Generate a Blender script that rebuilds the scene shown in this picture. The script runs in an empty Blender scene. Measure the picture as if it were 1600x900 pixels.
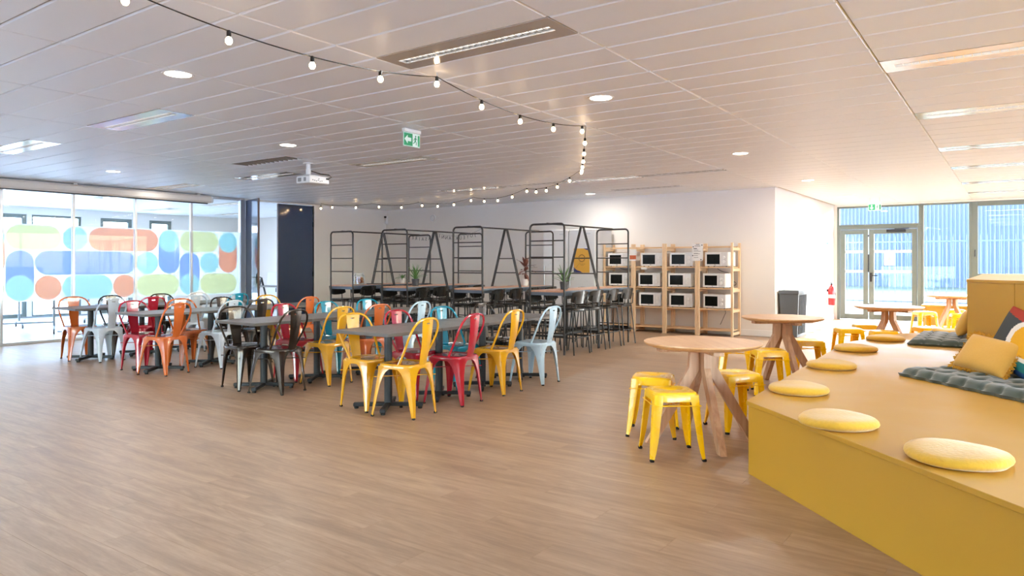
import bpy, bmesh, math, random
from mathutils import Vector, Matrix
random.seed(7)
C = bpy.context.scene.collection
PI = math.pi
R = math.radians

# ------------------------------------------------------------------ camera, world, sun, exposure
YAW = R(35.27)
cam_d = bpy.data.cameras.new('camera')
cam_d.sensor_width = 36.0
cam_d.lens = 1113.3 / 1600 * 36.0
cam_d.shift_y = -(450 - 411.1) / 1600
cam_d.clip_end = 300
cam = bpy.data.objects.new('camera', cam_d)
C.objects.link(cam)
cam.location = (0, 0, 1.3)
cam.rotation_euler = (PI / 2, 0, YAW)
bpy.context.scene.camera = cam

world = bpy.data.worlds.new('sky')
bpy.context.scene.world = world
world.use_nodes = True
wn = world.node_tree
wn.nodes.clear()
wo = wn.nodes.new('ShaderNodeOutputWorld')
wb = wn.nodes.new('ShaderNodeBackground')
ws = wn.nodes.new('ShaderNodeTexSky')
ws.sky_type = 'NISHITA'
ws.sun_disc = False
ws.sun_elevation = R(38)
ws.sun_rotation = R(27)
ws.air_density = 1.0
ws.dust_density = 2.0
ws.ozone_density = 1.5
wb.inputs['Strength'].default_value = 4.8
wn.links.new(ws.outputs[0], wb.inputs[0])
wn.links.new(wb.outputs[0], wo.inputs[0])

sun_d = bpy.data.lights.new('sun', 'SUN')
sun_d.energy = 8.0
sun_d.angle = R(1.0)
sun_d.color = (1.0, 0.97, 0.92)
sun = bpy.data.objects.new('sun', sun_d)
C.objects.link(sun)
sun.rotation_euler = Vector((-0.5, -1.0, -0.31)).to_track_quat('-Z', 'Y').to_euler()

vs = bpy.context.scene.view_settings
vs.view_transform = 'Standard'
vs.look = 'None'
vs.exposure = 0.40
vs.gamma = 1.0
vs.use_curve_mapping = False
cy = bpy.context.scene.cycles
cy.max_bounces = 10
cy.diffuse_bounces = 7
cy.glossy_bounces = 4
cy.transmission_bounces = 6
cy.transparent_max_bounces = 16
cy.caustics_reflective = False
cy.caustics_refractive = False
cy.sample_clamp_indirect = 6.0
cy.use_denoising = True

# ------------------------------------------------------------------ layout constants (metres)
H_CEIL = 2.63
XL = -13.0            # left wall / glass partition
YB = 12.87            # back wall
XC = -3.45            # corner where the back wall ends
YW = 17.85            # window wall
XR = 6.2
Y0 = -4.0
TX, TY = 1.325, 0.332             # ceiling module
GX0, GY0 = -0.744, 1.935          # a ceiling grid node
def cell_x(i): return GX0 - TX * (i + 0.5)
def cell_y(j): return GY0 + TY * (j + 0.5)
def cam_px(x, y, z):
    r = x * math.cos(YAW) + y * math.sin(YAW); d = -x * math.sin(YAW) + y * math.cos(YAW)
    if d < 0.3: return None
    return 800 + 1113.3 * r / d, 411.1 + 1113.3 * (1.3 - z) / d, d

# ------------------------------------------------------------------ helpers: meshes
def lin(h):
    h = h.lstrip('#')
    v = [int(h[i:i + 2], 16) / 255 for i in (0, 2, 4)]
    return tuple((c / 12.92 if c <= 0.04045 else ((c + 0.055) / 1.055) ** 2.4) for c in v) + (1.0,)

class MB:
    """collects shapes, builds ONE mesh object"""
    def __init__(self): self.v = []; self.f = []; self.mi = []
    def add(self, vs, fs, m=0):
        o = len(self.v)
        self.v += [tuple(p) for p in vs]
        self.f += [tuple(i + o for i in f) for f in fs]
        self.mi += [m] * len(fs)
        return self
    def box(self, c, s, b=0.0, rz=0.0, m=0, mat=None):
        hx, hy, hz = s[0] / 2, s[1] / 2, s[2] / 2
        if b > 0:
            b = min(b, hx * .9, hy * .9, hz * .9)
            vs = []
            idx = {}
            for sx in (-1, 1):
                for sy in (-1, 1):
                    for sz in (-1, 1):
                        for ax in range(3):
                            p = [sx * (hx - b), sy * (hy - b), sz * (hz - b)]
                            p[ax] = (sx * hx, sy * hy, sz * hz)[ax]
                            idx[(sx, sy, sz, ax)] = len(vs); vs.append(p)
            fs = []
            I = idx
            for s_ in (-1, 1):
                q = [I[(s_, -1, -1, 0)], I[(s_, 1, -1, 0)], I[(s_, 1, 1, 0)], I[(s_, -1, 1, 0)]]; fs.append(q if s_ > 0 else q[::-1])
                q = [I[(-1, s_, -1, 1)], I[(-1, s_, 1, 1)], I[(1, s_, 1, 1)], I[(1, s_, -1, 1)]]; fs.append(q if s_ > 0 else q[::-1])
                q = [I[(-1, -1, s_, 2)], I[(1, -1, s_, 2)], I[(1, 1, s_, 2)], I[(-1, 1, s_, 2)]]; fs.append(q if s_ > 0 else q[::-1])
            def flip(q, s): return q if s > 0 else q[::-1]
            for a in (-1, 1):
                for d in (-1, 1):
                    fs.append(flip([I[(a, d, -1, 0)], I[(a, d, -1, 1)], I[(a, d, 1, 1)], I[(a, d, 1, 0)]], a * d))
                    fs.append(flip([I[(a, -1, d, 0)], I[(a, 1, d, 0)], I[(a, 1, d, 2)], I[(a, -1, d, 2)]], a * d))
                    fs.append(flip([I[(-1, a, d, 1)], I[(-1, a, d, 2)], I[(1, a, d, 2)], I[(1, a, d, 1)]], a * d))
            for sx in (-1, 1):
                for sy in (-1, 1):
                    for sz in (-1, 1):
                        fs.append(flip([I[(sx, sy, sz, 0)], I[(sx, sy, sz, 1)], I[(sx, sy, sz, 2)]], sx * sy * sz))
        else:
            vs = [(x, y, z) for x in (-hx, hx) for y in (-hy, hy) for z in (-hz, hz)]
            fs = [(0, 1, 3, 2), (4, 6, 7, 5), (0, 4, 5, 1), (2, 3, 7, 6), (0, 2, 6, 4), (1, 5, 7, 3)]
        M = mat if mat is not None else (Matrix.Translation(c) @ Matrix.Rotation(rz, 4, 'Z'))
        return self.add([M @ Vector(p) for p in vs], fs, m)
    def lohi(self, a, b, bv=0.0, m=0):
        return self.box([(a[i] + b[i]) / 2 for i in range(3)], [abs(b[i] - a[i]) for i in range(3)], bv, 0, m)
    def bar(self, a, b, w, t, bv=0.0, up=(0, 0, 1), m=0):
        a, b = Vector(a), Vector(b); z = (b - a); L = z.length; z.normalize()
        x = Vector(up).cross(z)
        if x.length < 1e-5: x = Vector((1, 0, 0)).cross(z)
        x.normalize(); y = z.cross(x)
        M = Matrix(((x.x, y.x, z.x, (a.x + b.x) / 2), (x.y, y.y, z.y, (a.y + b.y) / 2), (x.z, y.z, z.z, (a.z + b.z) / 2), (0, 0, 0, 1)))
        return self.box(None, (w, t, L), bv, 0, m, M)
    def tube(self, pts, r, n=8, closed=False, cap=True, m=0):
        P = [Vector(p) for p in pts]; k = len(P)
        rr = r if isinstance(r, (list, tuple)) else [r] * k
        vs = []; fs = []
        T = []
        for i in range(k):
            if closed: t = P[(i + 1) % k] - P[i - 1]
            else: t = P[min(i + 1, k - 1)] - P[max(i - 1, 0)]
            T.append(t.normalized() if t.length > 1e-9 else Vector((0, 0, 1)))
        ref = Vector((0, 0, 1)) if abs(T[0].z) < 0.9 else Vector((1, 0, 0))
        x = (ref - T[0] * ref.dot(T[0])).normalized()
        for i in range(k):
            x = (x - T[i] * x.dot(T[i]))
            if x.length < 1e-6: x = T[i].orthogonal()
            x.normalize(); y = T[i].cross(x)
            for j in range(n):
                a = 2 * PI * j / n
                vs.append(P[i] + (x * math.cos(a) + y * math.sin(a)) * rr[i])
        for i in range(k if closed else k - 1):
            i2 = (i + 1) % k
            for j in range(n):
                j2 = (j + 1) % n
                fs.append((i * n + j, i * n + j2, i2 * n + j2, i2 * n + j))
        if cap and not closed:
            fs.append(tuple(range(n - 1, -1, -1)))
            fs.append(tuple((k - 1) * n + j for j in range(n)))
        return self.add(vs, fs, m)
    def lathe(self, prof, n=16, c=(0, 0, 0), m=0, sx=1, sy=1):
        vs = []; fs = []
        for (r, z) in prof:
            for j in range(n):
                a = 2 * PI * j / n
                vs.append((c[0] + r * sx * math.cos(a), c[1] + r * sy * math.sin(a), c[2] + z))
        k = len(prof)
        for i in range(k - 1):
            for j in range(n):
                j2 = (j + 1) % n
                fs.append((i * n + j, i * n + j2, (i + 1) * n + j2, (i + 1) * n + j))
        if prof[0][0] > 1e-6: fs.append(tuple(range(n - 1, -1, -1)))
        if prof[-1][0] > 1e-6: fs.append(tuple((k - 1) * n + j for j in range(n)))
        return self.add(vs, fs, m)
    def rings(self, rings, cap0=True, cap1=True, m=0):
        n = len(rings[0]); vs = [p for r in rings for p in r]; fs = []
        for i in range(len(rings) - 1):
            for j in range(n):
                j2 = (j + 1) % n
                fs.append((i * n + j, i * n + j2, (i + 1) * n + j2, (i + 1) * n + j))
        if cap0: fs.append(tuple(range(n - 1, -1, -1)))
        if cap1: fs.append(tuple((len(rings) - 1) * n + j for j in range(n)))
        return self.add(vs, fs, m)
    def prism(self, poly, z0, z1, m=0):
        return self.rings([[(x, y, z0) for x, y in poly], [(x, y, z1) for x, y in poly]], m=m)
    def mesh(self, name, mats, smooth=35):
        me = bpy.data.meshes.new(name)
        me.from_pydata(self.v, [], self.f)
        if not isinstance(mats, (list, tuple)): mats = [mats]
        for mm in mats: me.materials.append(mm)
        if len(mats) > 1: me.polygons.foreach_set('material_index', self.mi)
        me.validate()
        bm = bmesh.new(); bm.from_mesh(me)
        bmesh.ops.recalc_face_normals(bm, faces=bm.faces)
        bm.to_mesh(me); bm.free()
        if smooth:
            me.polygons.foreach_set('use_smooth', [True] * len(me.polygons))
            me.set_sharp_from_angle(angle=R(smooth))
        me.update()
        return me
    def build(self, name, mats, parent=None, loc=None, rz=None, smooth=35):
        o = bpy.data.objects.new(name, self.mesh(name, mats, smooth))
        C.objects.link(o)
        if parent is not None: o.parent = parent
        if loc is not None: o.location = loc
        if rz is not None: o.rotation_euler = (0, 0, rz)
        return o

def obj(name, me, parent=None, loc=None, rot=None):
    o = bpy.data.objects.new(name, me); C.objects.link(o)
    if parent is not None: o.parent = parent
    if loc is not None: o.location = loc
    if rot is not None: o.rotation_euler = rot
    return o
def tag(o, label=None, cat=None, group=None, kind=None):
    if label: o['label'] = label
    if cat: o['category'] = cat
    if group: o['group'] = group
    if kind: o['kind'] = kind
    return o
def thing(name, label, cat, loc=(0, 0, 0), rz=0.0, group=None):
    o = bpy.data.objects.new(name, None); C.objects.link(o)
    o.empty_display_size = 0.1
    o.location = loc; o.rotation_euler = (0, 0, rz)
    return tag(o, label, cat, group)
def struct(mb, name, mats, parent=None, smooth=35, kind='structure', label=None):
    o = mb.build(name, mats, parent, smooth=smooth)
    if parent is None or kind == 'stuff': o['kind'] = kind
    if label: o['label'] = label
    return o
KIDS = {}
def dup(root, loc, rz=0.0, label=None, group=None, paint=None):
    """copy a thing with its parts and sub-parts (meshes shared)"""
    if root.name not in KIDS:
        KIDS[root.name] = [(c, list(c.children)) for c in root.children]
    r = root.copy(); C.objects.link(r); r.location = loc; r.rotation_euler = (0, 0, rz)
    if label: r['label'] = label
    if group: r['group'] = group
    for ch, gs in KIDS[root.name]:
        c = ch.copy(); C.objects.link(c); c.parent = r
        if paint is not None and c.get('painted'): c.material_slots[0].material = paint
        for g in gs:
            d = g.copy(); C.objects.link(d); d.parent = c
    return r
def paintable(o):
    m = o.data.materials[0]
    o.material_slots[0].link = 'OBJECT'; o.material_slots[0].material = m
    o['painted'] = 1
    return o

# ------------------------------------------------------------------ helpers: materials
def nmat(name):
    m = bpy.data.materials.new(name); m.use_nodes = True
    nt = m.node_tree; b = nt.nodes['Principled BSDF']
    return m, nt, b
def mat(name, col, rough=0.5, metal=0.0, var=0.06, scale=8.0, bump=0.0, coat=0.0, sheen=0.0, stretch=(1, 1, 1), rvar=0.08, coord='Object', spec=0.5):
    m, nt, b = nmat(name)
    c = lin(col) if isinstance(col, str) else (tuple(col) + (1.0,))[:4]
    tc = nt.nodes.new('ShaderNodeTexCoord'); mp = nt.nodes.new('ShaderNodeMapping')
    mp.inputs['Scale'].default_value = stretch
    nt.links.new(tc.outputs[coord], mp.inputs[0])
    no = nt.nodes.new('ShaderNodeTexNoise'); no.inputs['Scale'].default_value = scale; no.inputs['Detail'].default_value = 4
    nt.links.new(mp.outputs[0], no.inputs['Vector'])
    mx = nt.nodes.new('ShaderNodeMix'); mx.data_type = 'RGBA'
    mx.inputs['A'].default_value = tuple(min(1, x * (1 - var)) for x in c[:3]) + (1,)
    mx.inputs['B'].default_value = tuple(min(1, x * (1 + var)) for x in c[:3]) + (1,)
    nt.links.new(no.outputs['Fac'], mx.inputs['Factor'])
    nt.links.new(mx.outputs['Result'], b.inputs['Base Color'])
    mr = nt.nodes.new('ShaderNodeMapRange')
    mr.inputs['To Min'].default_value = max(0.02, rough - rvar); mr.inputs['To Max'].default_value = min(1, rough + rvar)
    nt.links.new(no.outputs['Fac'], mr.inputs['Value']); nt.links.new(mr.outputs[0], b.inputs['Roughness'])
    b.inputs['Metallic'].default_value = metal
    b.inputs['Coat Weight'].default_value = coat
    b.inputs['Sheen Weight'].default_value = sheen
    b.inputs['Specular IOR Level'].default_value = spec
    if bump > 0:
        bp = nt.nodes.new('ShaderNodeBump'); bp.inputs['Strength'].default_value = bump; bp.inputs['Distance'].default_value = 0.005
        nt.links.new(no.outputs['Fac'], bp.inputs['Height']); nt.links.new(bp.outputs[0], b.inputs['Normal'])
    return m
def emit(name, col, strength):
    m, nt, b = nmat(name)
    b.inputs['Base Color'].default_value = (0.8, 0.8, 0.8, 1)
    b.inputs['Emission Color'].default_value = lin(col); b.inputs['Emission Strength'].default_value = strength
    return m
def glass(name, tint=(1, 1, 1), refl=0.06, most=0.55):
    m, nt, b = nmat(name)
    nt.nodes.remove(b)
    out = nt.nodes['Material Output']
    t = nt.nodes.new('ShaderNodeBsdfTransparent'); t.inputs[0].default_value = tuple(tint) + (1,)
    g = nt.nodes.new('ShaderNodeBsdfGlossy'); g.inputs['Roughness'].default_value = 0.02
    fr = nt.nodes.new('ShaderNodeLayerWeight'); fr.inputs['Blend'].default_value = 0.12
    mr = nt.nodes.new('ShaderNodeMapRange'); mr.inputs['To Min'].default_value = refl * 0.5; mr.inputs['To Max'].default_value = most
    nt.links.new(fr.outputs['Fresnel'], mr.inputs['Value'])
    mx = nt.nodes.new('ShaderNodeMixShader')
    nt.links.new(mr.outputs[0], mx.inputs[0]); nt.links.new(t.outputs[0], mx.inputs[1]); nt.links.new(g.outputs[0], mx.inputs[2])
    nt.links.new(mx.outputs[0], out.inputs[0])
    return m
def film(name, col, alpha):
    """translucent vinyl film: lets part of the view through, scatters the rest"""
    m, nt, b = nmat(name)
    nt.nodes.remove(b)
    out = nt.nodes['Material Output']; c = lin(col)
    t = nt.nodes.new('ShaderNodeBsdfTransparent'); t.inputs[0].default_value = tuple(min(1, x * 0.75 + 0.25) for x in c[:3]) + (1,)
    tr = nt.nodes.new('ShaderNodeBsdfTranslucent'); tr.inputs[0].default_value = c
    df = nt.nodes.new('ShaderNodeBsdfDiffuse'); df.inputs[0].default_value = c
    no = nt.nodes.new('ShaderNodeTexNoise'); no.inputs['Scale'].default_value = 60
    m1 = nt.nodes.new('ShaderNodeMixShader'); m1.inputs[0].default_value = 0.2
    nt.links.new(tr.outputs[0], m1.inputs[1]); nt.links.new(df.outputs[0], m1.inputs[2])
    mr = nt.nodes.new('ShaderNodeMapRange'); mr.inputs['To Min'].default_value = alpha - 0.02; mr.inputs['To Max'].default_value = alpha + 0.02
    nt.links.new(no.outputs['Fac'], mr.inputs['Value'])
    m2 = nt.nodes.new('ShaderNodeMixShader')
    nt.links.new(mr.outputs[0], m2.inputs[0]); nt.links.new(t.outputs[0], m2.inputs[1]); nt.links.new(m1.outputs[0], m2.inputs[2])
    nt.links.new(m2.outputs[0], out.inputs[0])
    return m
def wood(name, c1, c2, rough=0.45, axis='X', scale=5.0, coord='Object'):
    m, nt, b = nmat(name)
    tc = nt.nodes.new('ShaderNodeTexCoord'); mp = nt.nodes.new('ShaderNodeMapping')
    s = {'X': (0.6, 9, 9), 'Y': (9, 0.6, 9), 'Z': (9, 9, 0.6)}[axis]
    mp.inputs['Scale'].default_value = s
    nt.links.new(tc.outputs[coord], mp.inputs[0])
    no = nt.nodes.new('ShaderNodeTexNoise'); no.inputs['Scale'].default_value = scale; no.inputs['Detail'].default_value = 6; no.inputs['Distortion'].default_value = 0.6
    nt.links.new(mp.outputs[0], no.inputs['Vector'])
    cr = nt.nodes.new('ShaderNodeValToRGB'); cr.color_ramp.elements[0].position = 0.3; cr.color_ramp.elements[1].position = 0.72
    cr.color_ramp.elements[0].color = lin(c1); cr.color_ramp.elements[1].color = lin(c2)
    nt.links.new(no.outputs['Fac'], cr.inputs[0]); nt.links.new(cr.outputs[0], b.inputs['Base Color'])
    b.inputs['Roughness'].default_value = rough
    bp = nt.nodes.new('ShaderNodeBump'); bp.inputs['Strength'].default_value = 0.08; bp.inputs['Distance'].default_value = 0.003
    nt.links.new(no.outputs['Fac'], bp.inputs['Height']); nt.links.new(bp.outputs[0], b.inputs['Normal'])
    return m

PLW, PLL, PST = 0.2, 1.3, 0.4342     # floor plank width, length, stagger
def floor_material():
    m, nt, b = nmat('oak_vinyl_planks')
    N = nt.nodes.new; L = nt.links.new
    def M(op, a, b_=None):
        n = N('ShaderNodeMath'); n.operation = op
        for i, v in enumerate((a, b_)):
            if v is None: continue
            if isinstance(v, (int, float)): n.inputs[i].default_value = v
            else: L(v, n.inputs[i])
        return n.outputs[0]
    ge = N('ShaderNodeNewGeometry'); sp = N('ShaderNodeSeparateXYZ'); L(ge.outputs['Position'], sp.inputs[0])
    row = M('FLOOR', M('DIVIDE', sp.outputs['Y'], PLW))
    off = M('MULTIPLY', row, PST)
    col = M('FLOOR', M('DIVIDE', M('ADD', sp.outputs['X'], off), PLL))
    cb = N('ShaderNodeCombineXYZ'); L(row, cb.inputs[0]); L(col, cb.inputs[1])
    wnz = N('ShaderNodeTexWhiteNoise'); wnz.noise_dimensions = '2D'; L(cb.outputs[0], wnz.inputs['Vector'])
    mp = N('ShaderNodeCombineXYZ')
    L(M('ADD', M('MULTIPLY', sp.outputs['X'], 1.0), M('MULTIPLY', wnz.outputs['Value'], 37.0)), mp.inputs[0])
    L(M('MULTIPLY', sp.outputs['Y'], 9.0), mp.inputs[1]); L(M('MULTIPLY', wnz.outputs['Value'], 11.0), mp.inputs[2])
    n1 = N('ShaderNodeTexNoise'); n1.inputs['Scale'].default_value = 1.3; n1.inputs['Detail'].default_value = 8; n1.inputs['Roughness'].default_value = 0.62; n1.inputs['Distortion'].default_value = 1.1
    L(mp.outputs[0], n1.inputs['Vector'])
    n2 = N('ShaderNodeTexNoise'); n2.inputs['Scale'].default_value = 9.0; n2.inputs['Detail'].default_value = 6; n2.inputs['Roughness'].default_value = 0.7
    L(mp.outputs[0], n2.inputs['Vector'])
    f = M('ADD', M('MULTIPLY', n1.outputs['Fac'], 0.75), M('MULTIPLY', n2.outputs['Fac'], 0.35))
    f = M('ADD', f, M('MULTIPLY', M('SUBTRACT', wnz.outputs['Value'], 0.5), 0.05))
    cr = N('ShaderNodeValToRGB'); L(f, cr.inputs[0])
    e = cr.color_ramp.elements
    e[0].position = 0.30; e[0].color = lin('7f644c'); e[1].position = 0.78; e[1].color = lin('b99d80')
    k = e.new(0.52); k.color = lin('9d8064')
    L(cr.outputs[0], b.inputs['Base Color'])
    mr = N('ShaderNodeMapRange'); mr.inputs['To Min'].default_value = 0.30; mr.inputs['To Max'].default_value = 0.46; L(f, mr.inputs['Value']); L(mr.outputs[0], b.inputs['Roughness'])
    bp = N('ShaderNodeBump'); bp.inputs['Strength'].default_value = 0.06; bp.inputs['Distance'].default_value = 0.002
    L(n2.outputs['Fac'], bp.inputs['Height']); L(bp.outputs[0], b.inputs['Normal'])
    b.inputs['Specular IOR Level'].default_value = 0.5
    return m

M = {}
M['floor'] = floor_material()
M['wall'] = mat('white_wall_paint', 'e3dcd4', 0.75, var=0.02, scale=3, bump=0.02)
M['ceiling'] = mat('ceiling_panel_paint', 'eef0f3', 0.42, var=0.015, scale=3)
M['ceil_back'] = mat('ceiling_backing', 'b3ada6', 0.7, var=0.03)
M['skirting'] = mat('white_skirting', 'e6e2dd', 0.5, var=0.02)
M['alu'] = mat('aluminium_mullion', 'c4c4c6', 0.35, 0.6, var=0.03)
M['glass'] = glass('clear_glass', (0.97, 0.985, 0.985), 0.012, 0.28)
M['outer_glass'] = glass('window_glass', (0.93, 0.965, 0.98))
M['navy'] = mat('navy_door_laminate', '1f3450', 0.12, var=0.05, scale=40, rvar=0.03, spec=0.8, coat=0.4)
M['door_edge'] = wood('door_edge_wood', '4a3226', '6a4a38', 0.5, 'Z')
M['grey_frame'] = mat('grey_green_frame', '6d7670', 0.45, 0.1, var=0.04)
M['black'] = mat('black_metal', '1b1a1a', 0.45, 0.2, var=0.1)
M['frame'] = mat('black_brown_steel_tube', '2b2523', 0.42, 0.3, var=0.1)
M['plastic_black'] = mat('black_plastic', '151515', 0.35, var=0.1)
M['stool_shell'] = mat('black_stool_shell', '1d1e1e', 0.25, var=0.12, coat=0.3)
M['white_plastic'] = mat('white_plastic', 'e4e2df', 0.4, var=0.02)
M['white_enamel'] = mat('white_enamel', 'dad8d6', 0.3, var=0.02)
M['grey_enamel'] = mat('pale_grey_enamel', 'c9c8c8', 0.35, var=0.02)
M['tabletop'] = mat('dark_grey_tabletop', '5a5550', 0.38, var=0.08, scale=30)
M['iron'] = mat('black_cast_iron', '26282b', 0.45, 0.2, var=0.1)
M['bench_wood'] = wood('oiled_wood_top', 'a8765a', 'c79878', 0.45, 'Y')
M['pine'] = wood('pale_pine', 'd9b58c', 'edcda6', 0.55, 'Z', 4)
M['pine_x'] = wood('pale_pine_shelf', 'd2a878', 'e6c298', 0.55, 'X', 4)
M['oak_top'] = wood('round_table_veneer', 'c99a6c', 'dbb388', 0.35, 'X', 3)
M['oak_leg'] = wood('oak_table_leg', 'b08565', 'd3ac8b', 0.45, 'Z', 3)
M['yellow_ply'] = mat('mustard_painted_board', 'b88b2a', 0.42, var=0.05, scale=2.5, bump=0.02, rvar=0.1)
M['felt'] = mat('mustard_felt', 'd5a62d', 0.95, var=0.12, scale=60, bump=0.5, sheen=0.4)
M['mat_green'] = mat('dark_green_velvet', '37463f', 0.8, var=0.15, scale=14, sheen=0.6, bump=0.1)
M['must_cloth'] = mat('mustard_cotton', 'd3a348', 0.85, var=0.06, scale=90, bump=0.2, sheen=0.3)
M['fringe'] = mat('mustard_fringe', 'bd8a26', 0.9, var=0.15, scale=120)
M['stool_yellow'] = mat('bright_yellow_lacquer', 'ffc600', 0.28, var=0.04, coat=0.5)
M['rubber'] = mat('black_rubber', '1a1816', 0.8, var=0.1)
PAINT = {
    'yellow': mat('chair_yellow', 'd89c18', 0.2, var=0.08, coat=0.6),
    'red': mat('chair_red', 'a8142a', 0.2, var=0.1, coat=0.6),
    'pale blue': mat('chair_pale_blue', 'b6d0e0', 0.28, var=0.05, coat=0.4),
    'pale grey': mat('chair_pale_grey', 'bcc6d0', 0.28, var=0.05, coat=0.4),
    'white': mat('chair_white', 'ddd5cf', 0.3, var=0.05, coat=0.4),
    'orange': mat('chair_orange', 'c05e24', 0.22, var=0.1, coat=0.6),
    'teal': mat('chair_teal', '0f8aa2', 0.2, var=0.1, coat=0.6),
    'brown': mat('chair_gunmetal', '3a3029', 0.24, 0.75, var=0.2, coat=0.3),
}

# ================================================================== THE SETTING
# ---------------- floor: slab with individual planks
fl = MB()
fl.lohi((XL - .06, Y0 - .2, -0.12), (XC - .001, YB + .2, -0.0045)); fl.lohi((XC, Y0 - .2, -0.12), (XR + .2, YW + .35, -0.0045))
floor = struct(fl, 'floor', M['floor'], smooth=0)
M['floor_pale'] = mat('overexposed_floor', 'd3d6d8', 0.3, var=0.03, scale=4)  # overexposure on the meeting room floor, put into a pale base colour
f2 = MB(); f2.lohi((-19.2, Y0 - .2, -0.12), (XL - .061, YB + .2, 0.0)); struct(f2, 'floor', M['floor_pale'], smooth=0)
def slab_piece(mb, x0, x1, y0, y1, z, t, ch, gx, gy):
    """thin slab with a chamfered edge on the face at z; t<0 hangs the body below z"""
    a = (x0 + gx, x1 - gx, y0 + gy, y1 - gy)
    sg = 1 if t > 0 else -1
    r = []
    for ins, zz in ((0, z - t), (0, z - sg * ch), (ch, z)):
        r.append([(a[0] + ins, a[2] + ins, zz), (a[1] - ins, a[2] + ins, zz), (a[1] - ins, a[3] - ins, zz), (a[0] + ins, a[3] - ins, zz)])
    mb.rings(r, cap0=False, cap1=True)
def room_has(x, y, xmin=-19.0):
    if y < Y0 or y > YW + 0.1 or x > XR or x < xmin: return False
    if x < XC and y > YB: return False
    if x < XL - 0.05 and y < 0.5: return False
    return True
planks = []
for row in range(math.floor(Y0 / PLW), math.ceil(YW / PLW) + 1):
    for colm in range(-60, 60):
        x0 = colm * PLL - row * PST; x1 = x0 + PLL; y0 = row * PLW; y1 = y0 + PLW
        if x1 < XL or x0 > XR: continue
        if not room_has((max(x0, XL) + min(x1, XR)) / 2, (y0 + y1) / 2, XL): continue
        full = x0 > XL and x1 < XR and room_has(x0 + .05, y0) and room_has(x1 - .05, y1) and room_has(x0 + .05, y1)
        p = cam_px((x0 + x1) / 2, (y0 + y1) / 2, 0)
        on = p is not None and -120 < p[0] < 1500 and p[1] < 960
        if on and x0 + y0 > 3.6 : on = False
        planks.append((p[2] if on and full else 999, x0, x1, y0, y1))
planks.sort(key=lambda q: q[0])
pm = MB(); slab_piece(pm, -PLL / 2, PLL / 2, -PLW / 2, PLW / 2, 0, 0.004, 0.0005, 0.0002, 0.0002)
plank_me = pm.mesh('floor_plank', M['floor'], 0)
rest = MB()
for k, (d, x0, x1, y0, y1) in enumerate(planks):
    if k < 300 and d < 900:
        obj('floor_plank', plank_me, floor, ((x0 + x1) / 2, (y0 + y1) / 2, 0))
    else:
        x0 = max(x0, XL - .05); x1 = min(x1, XR)
        if y0 < YB < y1 and x0 < XC: x0 = min(max(x0, XC), x1 - .05) if x1 > XC else x0
        slab_piece(rest, x0, x1, max(y0, Y0), min(y1, YW + .05), 0, 0.004, 0.0005, 0.0002, 0.0002)
rest.build('floor_plank', M['floor'], floor, smooth=0)['kind'] = 'stuff'

# ---------------- ceiling: slab with individual metal panels
ce = MB()
ce.lohi((-19.2, Y0 - .2, H_CEIL + .02), (XC, YB + .2, H_CEIL + .25)); ce.lohi((XC, Y0 - .2, H_CEIL + .02), (XR + .2, YW + .35, H_CEIL + .25))
ceiling = struct(ce, 'ceiling', M['ceil_back'], smooth=0)
LIGHTS = [(1, 4), (4, 4), (6, 4), (6, 14), (4, 14), (3, 24), (5, 24), (8, 14), (-1, 10), (-1, 16), (-1, 23), (-1, 29), (-1, 36), (-1, 42), (10, 2), (12, 2), (10, 9), (12, 9), (10, 15), (12, 15), (10, 22), (12, 22), (10, 28), (12, 28)]
GRILLES = [(5, 11)]
SLOTS = [(2, 24), (4, 24), (3, 29)]
taken = set(LIGHTS + GRILLES + SLOTS)
tiles = []
for i in range(-8, 15):
    for j in range(-19, 49):
        if (i, j) in taken: continue
        xc, yc = cell_x(i), cell_y(j)
        x0, x1, y0, y1 = xc - TX / 2, xc + TX / 2, yc - TY / 2, yc + TY / 2
        if not room_has(min(max(xc, -18.9), XR - .1), yc): continue
        full = room_has(x0, y0) and room_has(x1, y1) and room_has(x0, y1) and not (x0 < XL < x1)
        p = cam_px(xc, yc, H_CEIL)
        on = p is not None and -150 < p[0] < 1750 and p[1] > -60
        tiles.append((p[2] if on and full else 999, x0, x1, y0, y1))
tiles.sort(key=lambda q: q[0])
tm = MB(); slab_piece(tm, -TX / 2, TX / 2, -TY / 2, TY / 2, 0, -0.018, 0.009, 0.0014, 0.0045)
tile_me = tm.mesh('ceiling_panel', M['ceiling'], 0)
rest = MB()
for k, (d, x0, x1, y0, y1) in enumerate(tiles):
    if k < 300 and d < 900:
        obj('ceiling_panel', tile_me, ceiling, ((x0 + x1) / 2, (y0 + y1) / 2, H_CEIL))
    else:
        x0 = max(x0, -19); x1 = min(x1, XR); y1 = min(y1, YW + .02)
        slab_piece(rest, x0, x1, y0, y1, H_CEIL, -0.018, 0.009, 0.0014, 0.0045)
rest.build('ceiling_panel', M['ceiling'], ceiling, smooth=0)['kind'] = 'stuff'

# ---------------- walls
ZT = H_CEIL + .03
DY0, DYM, DY1 = 8.82, 9.65, 10.6           # double door opening in the left wall
w = MB()
w.lohi((XL - .14, DY1, 0), (XL, YB + .1, ZT)); w.lohi((XL - .14, Y0, 0), (XL, 1.35, ZT))
w.lohi((XL - .14, DY0, 2.6), (XL, DY1, ZT)); w.lohi((XL - .1, 1.35, 2.58), (XL - .02, DY0, ZT))
struct(w, 'wall_left', M['wall'], smooth=0)
w = MB(); w.lohi((-19.2, YB, 0), (XC, YB + .2, ZT)); struct(w, 'wall_back', M['wall'], smooth=0)
w = MB(); w.lohi((XC - .2, YB + .2, 0), (XC, YW + .3, ZT)); struct(w, 'wall_side', M['wall'], smooth=0)
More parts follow.
